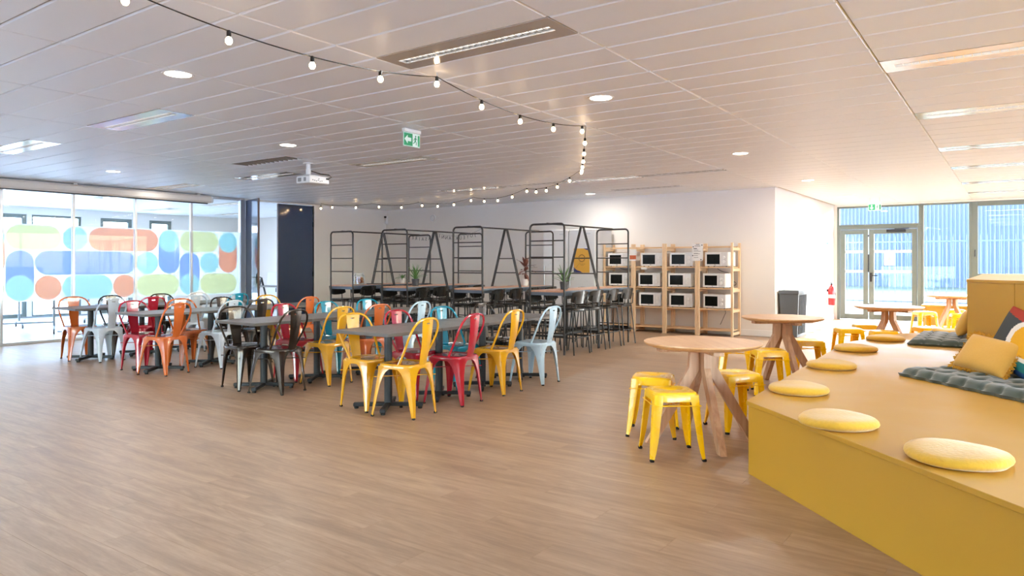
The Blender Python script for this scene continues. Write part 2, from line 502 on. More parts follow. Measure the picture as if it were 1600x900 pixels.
# unseen right wall, set close; its full-height windows are sized to light the ceiling
def holed_wall(mb, fixed, axis, a0, a1, z1, holes, t0, t1):
    """wall along an axis with rectangular openings: holes = (a, b, zlo, zhi)"""
    def bx(a, b, zl, zh):
        if b - a < 1e-4 or zh - zl < 1e-4: return
        if axis == 'Y': mb.lohi((t0, a, zl), (t1, b, zh))
        else: mb.lohi((a, t0, zl), (b, t1, zh))
    p = a0
    for (a, b, zl, zh) in sorted(holes):
        bx(p, a, 0, z1); bx(a, b, 0, zl); bx(a, b, zh, z1); p = b
    bx(p, a1, 0, z1)
holes = [(-3.6 + 3.45 * k, -3.6 + 3.45 * k + 3.3, 0.02, 2.56) for k in range(6)]
w = MB(); holed_wall(w, 0, 'Y', Y0, YW + .3, ZT, holes, XR, XR + .2); struct(w, 'wall_right', M['wall'], smooth=0)
def window_unit(name, axis, fixed, a, b, zl, zh, fw=0.06, dep=0.08, mullions=(), gl='outer_glass', fm='grey_frame'):
    e = bpy.data.objects.new(name, None); C.objects.link(e); e['kind'] = 'structure'
    def P(u, v, z): return (fixed + v, u, z) if axis == 'Y' else (u, fixed + v, z)
    f = MB()
    for (u0, u1, z0, z1) in ((a, a + fw, zl, zh), (b - fw, b, zl, zh), (a + fw, b - fw, zl, zl + fw), (a + fw, b - fw, zh - fw, zh)):
        f.lohi(P(u0, -dep / 2, z0), P(u1, dep / 2, z1), 0.004)
    for u in mullions: f.lohi(P(u - fw / 2, -dep / 2, zl + fw), P(u + fw / 2, dep / 2, zh - fw), 0.004)
    f.build('window_frame', M[fm], e)
    edges = [a + fw] + [u for u in mullions] + [b - fw]
    for k in range(len(edges) - 1):
        g = MB(); u0 = edges[k] + (fw / 2 if k else 0); u1 = edges[k + 1] - (fw / 2 if k < len(edges) - 2 else 0)
        g.lohi(P(u0 - .005, -.006, zl + fw - .005), P(u1 + .005, .006, zh - fw + .005))
        g.build('pane', M[gl], e, smooth=0)
    return e
for k, (a, b, zl, zh) in enumerate(holes):
    window_unit('window_%d' % (20 + k), 'Y', XR + .1, a, b, zl, zh, mullions=((a + b) / 2,))
holes = [(-12.6 + 3.5 * k, -12.6 + 3.5 * k + 3.3, 0.02, 1.2) for k in range(3)]  # unseen low windows, added behind the camera to throw light up at the ceiling
w = MB(); holed_wall(w, 0, 'X', -19.2, XR + .2, ZT, holes, Y0 - .2, Y0); struct(w, 'wall_rear', M['wall'], smooth=0)
for k, (a, b, zl, zh) in enumerate(holes):
    window_unit('window_%d' % (30 + k), 'X', Y0 - .1, a, b, zl, zh, mullions=((a + b) / 2,))
# skirting boards
def board(name, a, b, h=0.1, t=0.015):
    s = MB(); s.lohi(a, b, 0.003); return struct(s, name, M['skirting'])
board('baseboard_back', (XL, YB - .015, 0), (XC, YB, .11))
board('baseboard_left', (XL, DY1 + .06, 0), (XL + .015, YB - .016, .11))
board('baseboard_side', (XC, YB + .001, 0), (XC + .015, YW - .06, .11))

# ---------------- glazed partition on the left (window_1): aluminium mullions, clear panes, vinyl pattern
gp = bpy.data.objects.new('window_1', None); C.objects.link(gp); gp['kind'] = 'structure'
gp['label'] = 'clear glass partition with pastel vinyl shapes along the left'
muls = [1.35, 2.4, 3.45, 4.5, 5.55, 6.59, 7.66]
for y in muls:
    a = MB(); a.lohi((XL - .04, y - .022, .04), (XL + .015, y + .022, 2.58), .004); a.build('mullion', M['alu'], gp)
a = MB(); a.lohi((XL - .06, 8.71, 0), (XL + .03, 8.82, 2.6), .004); a.build('door_post', M['alu'], gp)
a = MB(); a.lohi((XL - .05, 1.35, 0), (XL + .02, 8.71, .04), .004); a.build('bottom_rail', M['alu'], gp)
a = MB(); a.lohi((XL - .05, 1.35, 2.58), (XL + .02, 8.71, 2.62), .004); a.build('top_rail', M['alu'], gp)
FILM = {'blue': film('blue_vinyl', 'a2c0f0', .84), 'orange': film('orange_vinyl', 'f7bea2', .84), 'aqua': film('aqua_vinyl', 'caecea', .78),
        'yellow': film('yellow_vinyl', 'f2efc6', .78), 'frost': film('frosted_vinyl', 'f0f5f7', .76)}
U = 0.41; PY = 4.56
def rounded(y0, y1, z0, z1, kind):
    """outline of a vinyl shape in (y, z)"""
    r = min(y1 - y0, z1 - z0) / 2; n = 14; pts = []
    if kind == 'stadium':
        for k in range(n + 1): t = -PI / 2 + PI * k / n; pts.append((y1 - r + r * math.cos(t), (z0 + z1) / 2 + r * math.sin(t)))
        for k in range(n + 1): t = PI / 2 + PI * k / n; pts.append((y0 + r + r * math.cos(t), (z0 + z1) / 2 + r * math.sin(t)))
    elif kind == 'arch':       # round on top, hollowed below by a circle one unit lower
        yc = (y0 + y1) / 2; r = (y1 - y0) / 2
        for k in range(n + 1): t = PI * k / n; pts.append((yc + r * math.cos(t), z1 - r + r * math.sin(t)))
        for k in range(n + 1): t = PI - PI * k / n; pts.append((yc + r * math.cos(t), z0 + r * math.sin(t)))
    else:                      # cup: round below, hollowed on top
        yc = (y0 + y1) / 2; r = (y1 - y0) / 2
        for k in range(n + 1): t = PI + PI * k / n; pts.append((yc + r * math.cos(t), z0 + r + r * math.sin(t)))
        for k in range(n + 1): t = -PI * k / n; pts.append((yc + r * math.cos(t), z1 + r * math.sin(t)))
    return pts
Z1, Z2, Z3, Z4 = .69, 1.1, 1.51, 1.92
def cs(k, n=1): return (PY + U * k, PY + U * (k + n))
SH = []
def sh(k, n, z0, z1, kind, col): SH.append((cs(k, n)[0] + .004, cs(k, n)[1] - .004, z0 + .004, z1 - .004, kind, col))
sh(-1, 1, Z2, Z3 + U / 2, 'cup', 'orange'); sh(-1, 1, Z1, Z2, 'stadium', 'yellow'); sh(-1, 1, Z3, Z4, 'stadium', 'aqua')
sh(0, 2, Z3, Z4, 'stadium', 'yellow'); sh(2, 1, Z3, Z4, 'stadium', 'aqua'); sh(3, 3, Z3, Z4, 'stadium', 'orange')
sh(6, 1, Z3, Z4, 'stadium', 'aqua'); sh(6, 1, Z2, Z3 + U / 2, 'cup', 'blue'); sh(7, 2, Z3, Z4, 'stadium', 'yellow'); sh(9, 1, Z3, Z4, 'stadium', 'aqua'); sh(9, 1, Z2, Z3 + U / 2, 'cup', 'orange')
sh(0, 1, Z1 + U / 2, Z3, 'arch', 'blue'); sh(0, 1, Z1, Z2, 'stadium', 'aqua'); sh(1, 4, Z2, Z3, 'stadium', 'blue'); sh(5, 1, Z2, Z3, 'stadium', 'aqua')
sh(7, 1, Z1 + U / 2, Z3, 'arch', 'blue'); sh(7, 1, Z1, Z2, 'stadium', 'aqua'); sh(8, 1, Z2, Z3, 'stadium', 'aqua')
sh(1, 1, Z1, Z2, 'stadium', 'orange'); sh(2, 2, Z1, Z2, 'stadium', 'aqua'); sh(4, 1, Z1, Z2, 'stadium', 'orange'); sh(5, 2, Z1, Z2, 'stadium', 'yellow'); sh(8, 2, Z1, Z2, 'stadium', 'yellow')
sh(-3, 2, Z3, Z4, 'stadium', 'yellow'); sh(-4, 3, Z2, Z3, 'stadium', 'blue'); sh(-5, 2, Z3, Z4, 'stadium', 'orange'); sh(-3, 2, Z1, Z2, 'stadium', 'aqua'); sh(-5, 1, Z2, Z3, 'stadium', 'aqua')
def clip(poly, lo, hi):
    for s_, lim in ((1, lo), (-1, hi)):
        out = []
        for i in range(len(poly)):
            a, b = poly[i - 1], poly[i]
            ia, ib = s_ * (a[0] - lim) >= 0, s_ * (b[0] - lim) >= 0
            if ia != ib:
                t = (lim - a[0]) / (b[0] - a[0]); out.append((lim, a[1] + t * (b[1] - a[1])))
            if ib: out.append(b)
        poly = out
        if len(poly) < 3: return []
    return poly
edges = muls + [8.71]
for k in range(len(edges) - 1):
    a, b = edges[k] + .022, edges[k + 1] - (.022 if k < len(edges) - 2 else 0)
    g = MB(); g.lohi((XL - .018, a, .04), (XL - .006, b, 2.58)); pane = g.build('pane', M['glass'], gp, smooth=0)
    g = MB(); g.lohi((XL - .0195, a + .004, Z1 - .01), (XL - .0185, b - .004, Z4 + .01)); g.build('frosted_band', FILM['frost'], pane, smooth=0)
    for (y0, y1, z0, z1, kind, colr) in SH:
        pl = clip(rounded(y0, y1, z0, z1, kind), a + .003, b - .003)
        if len(pl) < 3: continue
        g = MB(); g.rings([[(XL - .0210, p, q) for p, q in pl], [(XL - .0200, p, q) for p, q in pl]])
        g.build('vinyl_shape', FILM[colr], pane, smooth=0)

# ---------------- double door in the left wall: one leaf swung into the room, one closed
def door_leaf(name, wid, flip):
    e = bpy.data.objects.new(name, None); C.objects.link(e); e['kind'] = 'structure'
    a = MB(); a.lohi((0, -.018, .008), (wid, .018, 2.585), .001); a.build('leaf', M['navy'], e)
    a = MB(); a.lohi((wid, -.02, .008), (wid + .006, .02, 2.585)); a.build('leaf_edge', M['door_edge'], e, smooth=0)
    for z in (.25, 1.0, 2.12, 2.4):
        a = MB(); a.tube([(0, .024, z), (0, .024, z + .11)], .009, 8); a.build('hinge', M['black'], e)
    return e
dl = door_leaf('door_1', .84, 1)
dl.location = (XL + .02, 8.85, 0); dl.rotation_euler = (0, 0, math.atan2(-.27, .79))
a = MB()
for s_ in (-1, 1):
    a.tube([(.78, s_ * .02, 1.02), (.78, s_ * .06, 1.02), (.66, s_ * .062, 1.02)], .009, 8); a.lohi((.76, s_ * .018, .9), (.8, s_ * .024, 1.09), .002)
a.build('door_handle', M['black'], dl)
dl2 = door_leaf('door_2', .93, 1)
dl2.location = (XL - .03, DY1 - .02, 0); dl2.rotation_euler = (0, 0, -PI / 2)
a = MB(); a.lohi((XL - .15, DY1, 0), (XL + .012, DY1 + .05, 2.6), .003); a.lohi((XL - .15, DY0, 0), (XL - .06, DY0 + .03, 2.6), .003); a.lohi((XL - .15, DY0, 2.6), (XL + .012, DY1 + .05, 2.62), .003)
struct(a, 'trim_1', M['wall'])

# ---------------- meeting room behind the glass
holes = [(1.2, 3.6, .02, 2.45), (3.9, 7.1, .02, 2.45), (7.2, 8.3, .02, 2.45), (8.75, 9.55, .02, 2.45), (10.0, 10.62, .02, 2.45)]
w = MB(); holed_wall(w, 0, 'Y', .3, YB, ZT, holes, -19.2, -19.0); struct(w, 'wall_far', M['wall'], smooth=0)
for k, (a, b, zl, zh) in enumerate(holes):
    window_unit('window_%d' % (10 + k), 'Y', -19.08, a, b, zl, zh, fw=.09 if k != 2 else .05)
w = MB(); w.lohi((-19.2, .3, 0), (XL - .14, .5, ZT)); struct(w, 'wall_near', M['wall'], smooth=0)

# ---------------- window wall with the glazed double door
w = MB(); w.lohi((XC, YW, 0), (-3.39, YW + .3, ZT)); w.lohi((-3.39, YW, 2.6), (XR, YW + .2, ZT)); w.lohi((-.7, YW, 0), (XR, YW + .2, .98))
struct(w, 'wall_window', M['wall'], smooth=0)
g = bpy.data.objects.new('door_3', None); C.objects.link(g); g['kind'] = 'structure'; g['label'] = 'grey framed glass double door to the outside'
fx = YW + .05
def fbar(mb, x0, x1, z0, z1, t=.07): mb.lohi((x0, fx - t / 2, z0), (x1, fx + t / 2, z1), .004)
f = MB(); fbar(f, -3.39, -3.33, 0, 2.13, .1); fbar(f, -1.76, -1.69, 0, 2.13, .1); fbar(f, -3.33, -1.76, 2.07, 2.13, .1); f.build('door_frame', M['grey_frame'], g)
for (x0, x1) in ((-3.32, -2.74), (-2.72, -1.77)):
    lf = MB(); fbar(lf, x0, x0 + .1, .02, 2.06); fbar(lf, x1 - .1, x1, .02, 2.06); fbar(lf, x0 + .1, x1 - .1, .02, .14); fbar(lf, x0 + .1, x1 - .1, 1.96, 2.06)
    lo = lf.build('leaf', M['grey_frame'], g)
    p = MB(); p.lohi((x0 + .09, fx - .008, .13), (x1 - .09, fx + .008, 1.97)); p.build('pane', M['outer_glass'], lo, smooth=0)
    for z in (1.08, 1.53):
        p = MB(); p.lohi((x0 + .1, fx - .0095, z), (x1 - .1, fx - .0085, z + .06)); p.build('white_safety_stripe', M['white_plastic'], lo, smooth=0)
h = MB(); h.tube([(-2.68, fx - .03, 1.02), (-2.68, fx - .09, 1.02), (-2.54, fx - .09, 1.02)], .011, 8); h.lohi((-2.70, fx - .045, .88), (-2.66, fx - .034, 1.08), .003); h.build('door_handle', M['black'], g)
h = MB(); h.lohi((-2.36, fx - .1, 1.99), (-1.98, fx - .036, 2.05), .006); h.bar((-2.2, fx - .08, 2.06), (-1.92, fx - .06, 2.075), .02, .015); h.build('door_closer', M['plastic_black'], g)
h = MB(); h.tube([(-2.73, fx - .05, 1.1), (-2.73, fx - .05, 1.5)], .012, 8); h.tube([(-2.73, fx - .045, .35), (-2.73, fx - .045, .39)], .012, 8); h.tube([(-2.73, fx - .045, 1.9), (-2.73, fx - .045, 1.94)], .012, 8); h.build('hinge', M['black'], g)
window_unit('window_2', 'X', fx, -3.39, -1.69, 2.13, 2.61, .05)
window_unit('window_3', 'X', fx, -1.69, -.76, .02, 2.61, .05)
w4 = window_unit('window_4', 'X', fx, -.76, 2.6, .97, 2.61, .11)
h = MB(); h.tube([(-.7, fx - .06, 1.44), (-.7, fx - .09, 1.44), (-.7, fx - .09, 1.58)], .012, 8); h.build('window_handle', M['black'], w4)
window_unit('window_5', 'X', fx, 2.6, XR, .97, 2.61, .11)

# ---------------- outside: lawn, fence, blue corrugated hall
M['lawn'] = mat('lawn', '3c4430', 0.95, var=0.25, scale=3)
M['paving'] = mat('bounce_paving', 'efefed', 0.9, var=0.08, scale=2)  # near-white ground, added to bounce daylight through the windows onto the ceiling
a = MB(); a.lohi((-80, YW + .3, -.3), (80, YW + 2.0, -.03)); struct(a, 'path', M['lawn'], smooth=0)
a = MB(); a.lohi((-80, YW + 2.0, -.3), (80, 90, -.04)); struct(a, 'ground', M['lawn'], smooth=0)
a = MB(); a.lohi((XR + .3, -60, -.3), (80, YW + .3, -.04)); a.lohi((-80, -60, -.3), (-19.3, YW + .3, -.04)); a.lohi((-19.3, -60, -.3), (XR + .3, Y0 - .3, -.04)); struct(a, 'path', M['paving'], smooth=0)
M['blue_sheet'] = mat('blue_corrugated_sheet', '4a515e', 0.45, var=0.06, scale=1.5)
hall = thing('warehouse', 'long blue corrugated metal hall beyond the railings outside', 'building', (0, 46, 0))
a = MB(); a.lohi((-30, .06, -.1), (34, 10, 7.2)); a.build('body', M['grey_enamel'], hall, smooth=0)
pn = MB(); prof = []
for k in range(6):
    x = k * .2; prof += [(x, 0), (x + .06, -.05), (x + .13, -.05), (x + .17, 0)]
prof.append((1.2, 0))
pn.rings([[(x, y, -.05) for x, y in prof] + [(1.2, .05, -.05), (0, .05, -.05)], [(x, y, 7.3) for x, y in prof] + [(1.2, .05, 7.3), (0, .05, 7.3)]])
pme = pn.mesh('wall_panel', M['blue_sheet'], 0)
for k in range(34): obj('wall_panel', pme, hall, (-12 + 1.2 * k, 0, random.uniform(-.02, 0)))
M['galv'] = mat('pale_galvanised_steel', '5c666f', 0.4, 0.2, var=0.05)
fen = thing('railing_fence', 'pale upright metal bar fence on the grass outside the windows', 'fence', (0, 22.0, 0))
a = MB()
for z in (.25, 1.88): a.lohi((-6, -.015, z - .02), (12, .015, z + .02))
a.build('rail', M['galv'], fen, smooth=0)
bar_me = MB().tube([(0, 0, -.04), (0, 0, 1.98), (0, 0, 2.04)], [.0075, .0075, .002], 6).mesh('bar', M['galv'])
for k in range(120): obj('bar', bar_me, fen, (-6 + .15 * k, 0, 0))
M['bush'] = mat('distant_bush', '3f5a3a', 0.9, var=0.3, scale=20)
M['melamine_dark'] = mat('blue_grey_pane', '9aa6b2', 0.3, var=0.1)
M['render_white'] = mat('white_rendered_facade', 'e6e6e4', 0.85, var=0.03, scale=1)
nb = thing('neighbour_building', 'pale rendered building outside the meeting room windows at far left', 'building', (-40, 8, 0))
a = MB(); a.lohi((-8, -30, -.1), (0, 34, 7.0)); a.build('wall', M['render_white'], nb, smooth=0)
for k in range(14):
    for z in (.9, 4.0):
        y = -27 + 4.2 * k
        a = MB(); a.lohi((.0, y, z), (.05, y + 1.5, z + 1.7), .01); fo_ = a.build('window', M['grey_enamel'], nb)
        a = MB(); a.lohi((.051, y + .08, z + .08), (.055, y + 1.42, z + 1.62)); a.build('pane', M['melamine_dark'], fo_, smooth=0)
def bush(x, y, h, wd, label):
    t = thing('garden_shrub', label, 'shrub', (x, y, -.04))
    s = MB(); rr = random.Random(int(x * 10))
    for k in range(500):
        a = rr.uniform(0, 2 * PI); q = rr.random() ** .5; z = rr.random()
        R_ = wd * (1 - z * .75) * q
        c_ = Vector((R_ * math.cos(a), R_ * math.sin(a), .15 + z * h)); d = Vector((rr.uniform(-1, 1), rr.uniform(-1, 1), rr.uniform(-.3, 1))).normalized() * .12; e = d.orthogonal().normalized() * .05
        s.add([c_, c_ + d * .5 + e, c_ + d, c_ + d * .5 - e], [(0, 1, 2, 3)])
    s.build('foliage', M['bush'], t, smooth=0)['kind'] = 'stuff'
    s = MB(); s.tube([(0, 0, 0), (0, 0, h * .7)], [.05, .02], 6); s.build('stem', M['door_edge'], t)
bush(1.6, 27, 1.75, .5, 'narrow dark shrub outside, seen through the right window')

# ================================================================== BISTRO CHAIRS AND STOOLS OF PRESSED STEEL
def l_leg(levels, sx, sy, t=0.005):
    """angle-shaped sheet leg; levels = (z, corner x, corner y, arm length along x, along y, corner radius)"""
    rings = []
    for (z, cx, cy, ax, ay, r) in levels:
        r = min(r, ax * .8, ay * .8)
        o = [(cx - sx * ax, cy), (cx - sx * r, cy), (cx - sx * r * .3, cy - sy * r * .3), (cx, cy - sy * r), (cx, cy - sy * ay)]
        i = [(cx - sx * t, cy - sy * ay), (cx - sx * t, cy - sy * (r + t * .4)), (cx - sx * (r * .3 + t * .8), cy - sy * (r * .3 + t * .8)), (cx - sx * (r + t * .4), cy - sy * t), (cx - sx * ax, cy - sy * t)]
        rings.append([(x, y, z) for x, y in o + i])
    return MB().rings(rings)
def sring(h, z, n=32, p=5.0, hy=None):
    hy = hy or h; out = []
    for k in range(n):
        a = 2 * PI * (k + .5) / n; c_, s_ = math.cos(a), math.sin(a)
        out.append((h * math.copysign(abs(c_) ** (2 / p), c_), hy * math.copysign(abs(s_) ** (2 / p), s_), z))
    return out
def make_chair():
    t = thing('bistro_chair', 'metal bistro chair', 'chair')
    pm_ = PAINT['yellow']
    s = MB()
    s.rings([sring(.172, .405), sring(.179, .407), sring(.180, .432), sring(.176, .444), sring(.166, .449), sring(.150, .445), sring(.10, .442), sring(.03, .441)], cap0=False)
    paintable(s.build('seat', pm_, t))
    for sx in (-1, 1):
        for sy in (-1, 1):
            top = .176; bx_, by_ = (.212, .212) if sy > 0 else (.170, .212)
            def lv(z, a, r, f=None):
                f = (1 - z / .43) if f is None else f
                return (z, sx * (top + (bx_ - top) * f), sy * (top + (by_ - top) * f), a, a, r)
            lg = l_leg([lv(.43, .172, .034, 0), lv(.418, .169, .038), lv(.410, .142, .042), lv(.395, .120, .044), lv(.375, .100, .044), lv(.34, .080, .042), lv(.28, .061, .036), lv(.18, .046, .028), (.08, *lv(.08, 0, 0)[1:3], .035, .035, .021), lv(.012, .025, .016)], sx, sy)
            lo = paintable(lg.build('leg', pm_, t))
            q = lv(.012, 0, 0)
            MB().box((q[1] - sx * .011, q[2] - sy * .011, .0075), (.024, .024, .015), .003).build('foot_cap', M['rubber'], lo)
    # hoop of the back
    pts = []
    prof = [(.172, .445), (.178, .50), (.186, .56), (.194, .62), (.198, .67), (.194, .715), (.178, .76), (.15, .797), (.11, .820), (.06, .830), (0, .832)]
    def yb(z): u = (z - .445) / .387; return -.055 - .185 * u - .015 * math.sin(PI * u)
    L = [(-x, yb(z), z) for x, z in prof]; Rr = [(x, yb(z), z) for x, z in prof[:-1]][::-1]
    paintable(MB().tube(L + Rr, .0105, 8).build('back_hoop', pm_, t))
    # splat with a hand slot
    bm = bmesh.new(); rows = []
    N_ = 10
    slot = (7, 8)
    us = [0, .15, .3, .45, .58, .7, .8, .868, .892, .95, 1.0]
    for i, u in enumerate(us):
        wd = .048 + .030 * u; z = .435 + (.838 - .435) * u
        y0_ = -.176 + (-.236 + .176) * u - .012 * math.sin(PI * u)
        row = []
        for q in (-1, -.3, 0, .3, 1):
            row.append(bm.verts.new((q * wd, y0_ - .006 * (1 - q * q), z)))
        rows.append(row)
    row = [bm.verts.new((v.co.x * .98, v.co.y + .02, .836)) for v in rows[-1]]; rows.append(row)
    for i in range(len(rows) - 1):
        for j in range(4):
            if i == 7 and j in (1, 2): continue
            bm.faces.new((rows[i][j], rows[i][j + 1], rows[i + 1][j + 1], rows[i + 1][j]))
    bmesh.ops.recalc_face_normals(bm, faces=bm.faces)
    bmesh.ops.solidify(bm, geom=bm.faces[:], thickness=.005)
    me = bpy.data.meshes.new('splat'); bm.to_mesh(me); bm.free(); me.materials.append(pm_)
    me.polygons.foreach_set('use_smooth', [True] * len(me.polygons)); me.set_sharp_from_angle(angle=R(40))
    paintable(obj('splat', me, t))
    b = MB(); b.tube([(-.178, -.19, .33), (.19, .19, .33)], .0045, 6); b.tube([(.178, -.19, .335), (-.19, .19, .335)], .0045, 6)
    paintable(b.build('cross_brace', pm_, t))
    return t
def make_stool():
    t = thing('metal_stool', 'yellow stool', 'stool')
    y = M['stool_yellow']
    s = MB(); n = 32
    slot = []
    for k in range(n):
        a = 2 * PI * (k + .5) / n; slot.append((.028 * math.copysign(abs(math.cos(a)) ** .8, math.cos(a)), .012 * math.sin(a)))
    s.rings([sring(.153, .385), sring(.156, .386), sring(.152, .425), sring(.147, .439), sring(.137, .445), sring(.125, .443), [(x * 1.25, yy * 1.4, .442) for x, yy in slot], [(x, yy, .439) for x, yy in slot], [(x, yy, .425) for x, yy in slot]], cap0=False, cap1=False)
    s.build('seat', y, t)
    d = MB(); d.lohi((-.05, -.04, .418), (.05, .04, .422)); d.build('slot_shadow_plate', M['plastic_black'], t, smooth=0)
    for sx in (-1, 1):
        for sy in (-1, 1):
            def lv(z, a, r):
                f = 1 - z / .43; c_ = .151 + (.186 - .151) * f
                return (z, sx * c_, sy * c_, a, a, r)
            lg = l_leg([lv(.43, .062, .022), lv(.385, .062, .022), lv(.30, .055, .022), lv(.2, .049, .02), lv(.14, .046, .02), lv(.06, .036, .018), lv(.014, .026, .014)], sx, sy)
            lo = lg.build('leg', y, t); q = lv(.014, 0, 0)
            MB().box((q[1] - sx * .012, q[2] - sy * .012, .009), (.027, .027, .018), .003).build('foot_cap', M['rubber'], lo)
    b = MB(); b.bar((-.15, -.15, .345), (.15, .15, .345), .016, .004); b.bar((.15, -.15, .35), (-.15, .15, .35), .016, .004)
    for a_, c_ in (((-.16, -.155, .36), (.16, -.155, .36)), ((-.16, .155, .36), (.16, .155, .36)), ((-.155, -.16, .36), (-.155, .16, .36)), ((.155, -.16, .36), (.155, .16, .36))): b.tube([a_, c_], .004, 6)
    b.build('cross_brace', y, t)
    return t

ROWX = {'A': -4.59, 'B': -6.40, 'C': -8.48, 'D': -10.20}
ROWN = {'A': 'rightmost', 'B': 'second from the right', 'C': 'third from the right', 'D': 'leftmost'}
ROWS_ = {'A': 'rightmost table row', 'B': 'second row from right', 'C': 'second row from left', 'D': 'leftmost table row'}
ORD = ['nearest the camera', 'second from the camera', 'third from the camera', 'furthest from the camera']
# colours: (side facing the room entrance on the right, side on the left)
SEATING = {'A': (['yellow', 'red', 'yellow', 'pale blue'], ['yellow', 'red', 'teal', 'brown']),
           'B': (['brown', 'yellow', 'orange', 'pale blue'], ['brown', 'red', 'teal', 'teal']),
           'C': (['orange', 'pale grey', 'brown', 'orange'], ['red', 'orange', 'brown', 'yellow']),
           'D': (['pale grey', 'red', 'pale grey', 'teal'], ['orange', 'brown', 'brown', 'white'])}
YR = {'A': [4.48, 5.13, 5.79, 6.51], 'B': [4.53, 5.16, 5.72, 6.40], 'C': [4.49, 5.20, 5.66, 6.40], 'D': [4.62, 5.17, 5.80, 6.48]}
YL = {'A': [4.53, 5.12, 5.78, 6.52], 'B': [4.50, 5.15, 5.76, 6.41], 'C': [4.50, 5.08, 5.70, 6.40], 'D': [4.52, 5.05, 5.76, 6.38]}
ANG = {'A': ([7, 5, 2, 0], [-3, 2, -4, 3]), 'B': ([9, 2, -3, 3], [-4, 4, 2, -2]), 'C': ([12, 10, -2, 4], [5, -4, 3, -3]), 'D': ([5, 0, -3, 6], [-4, 3, -2, 2])}
COLN = {'brown': 'dark gunmetal'}
chair0 = make_chair(); first = True
KIDS[chair0.name] = [(c, list(c.children)) for c in chair0.children]
for rw in 'ABCD':
    for side in (0, 1):
        for k in range(4):
            colr = SEATING[rw][side][k]
            x = ROWX[rw] + (.30 if side == 0 else -.20); y = (YR if side == 0 else YL)[rw][k]
            if rw == 'D' and side == 0: x -= .05
            rz = (PI / 2 if side == 0 else -PI / 2) + R(ANG[rw][side][k])
            lab = '%s metal chair %s, %s side, %s' % (COLN.get(colr, colr), ORD[k], 'right' if side == 0 else 'left', ROWS_[rw])
            if first:
                chair0.location = (x, y, 0); chair0.rotation_euler = (0, 0, rz); chair0['label'] = lab; chair0['group'] = 'pressed steel chairs around the dining tables'; first = False
                for c in chair0.children:
                    if c.get('painted'): c.material_slots[0].material = PAINT[colr]
            else:
                dup(chair0, (x, y, 0), rz, lab, 'pressed steel chairs around the dining tables', PAINT[colr])

def make_table():
    t = thing('dining_table', 'table', 'table')
    a = MB(); a.lohi((-.342, -.342, .682), (.342, .342, .71), .003); a.build('tabletop', M['tabletop'], t)
    a = MB(); a.tube([(0, 0, .03), (0, 0, .66)], .036, 20); a.lathe([(.036, .05), (.05, .035), (.05, .03)], 16); a.build('column', M['iron'], t)
    a = MB(); a.box((0, 0, .672), (.3, .3, .018), .004); a.build('mounting_plate', M['iron'], t)
    for k in range(4):
        an = R(36) + PI / 2 * k; d = Vector((math.cos(an), math.sin(an), 0))
        a = MB(); a.bar(d * .0 + Vector((0, 0, .042)), d * .31 + Vector((0, 0, .036)), .05, .034, .006); lo = a.build('base_arm', M['iron'], t)
        a = MB(); a.lathe([(.018, 0), (.02, .006), (.02, .02), (.012, .022)], 10, d * .285); a.build('foot_pad', M['rubber'], lo)
    return t
tb0 = make_table(); first = True
KIDS[tb0.name] = [(c, list(c.children)) for c in tb0.children]
for rw in 'ABCD':
    for k in range(4):
        loc = (ROWX[rw], 4.57 + .69 * k, 0)
        lab = 'square dark grey pedestal table %s in %s' % (ORD[k], ROWS_[rw])
        if first: tb0.location = loc; tb0['label'] = lab; tb0['group'] = 'dark pedestal dining tables'; first = False
        else: dup(tb0, loc, 0, lab, 'dark pedestal dining tables')

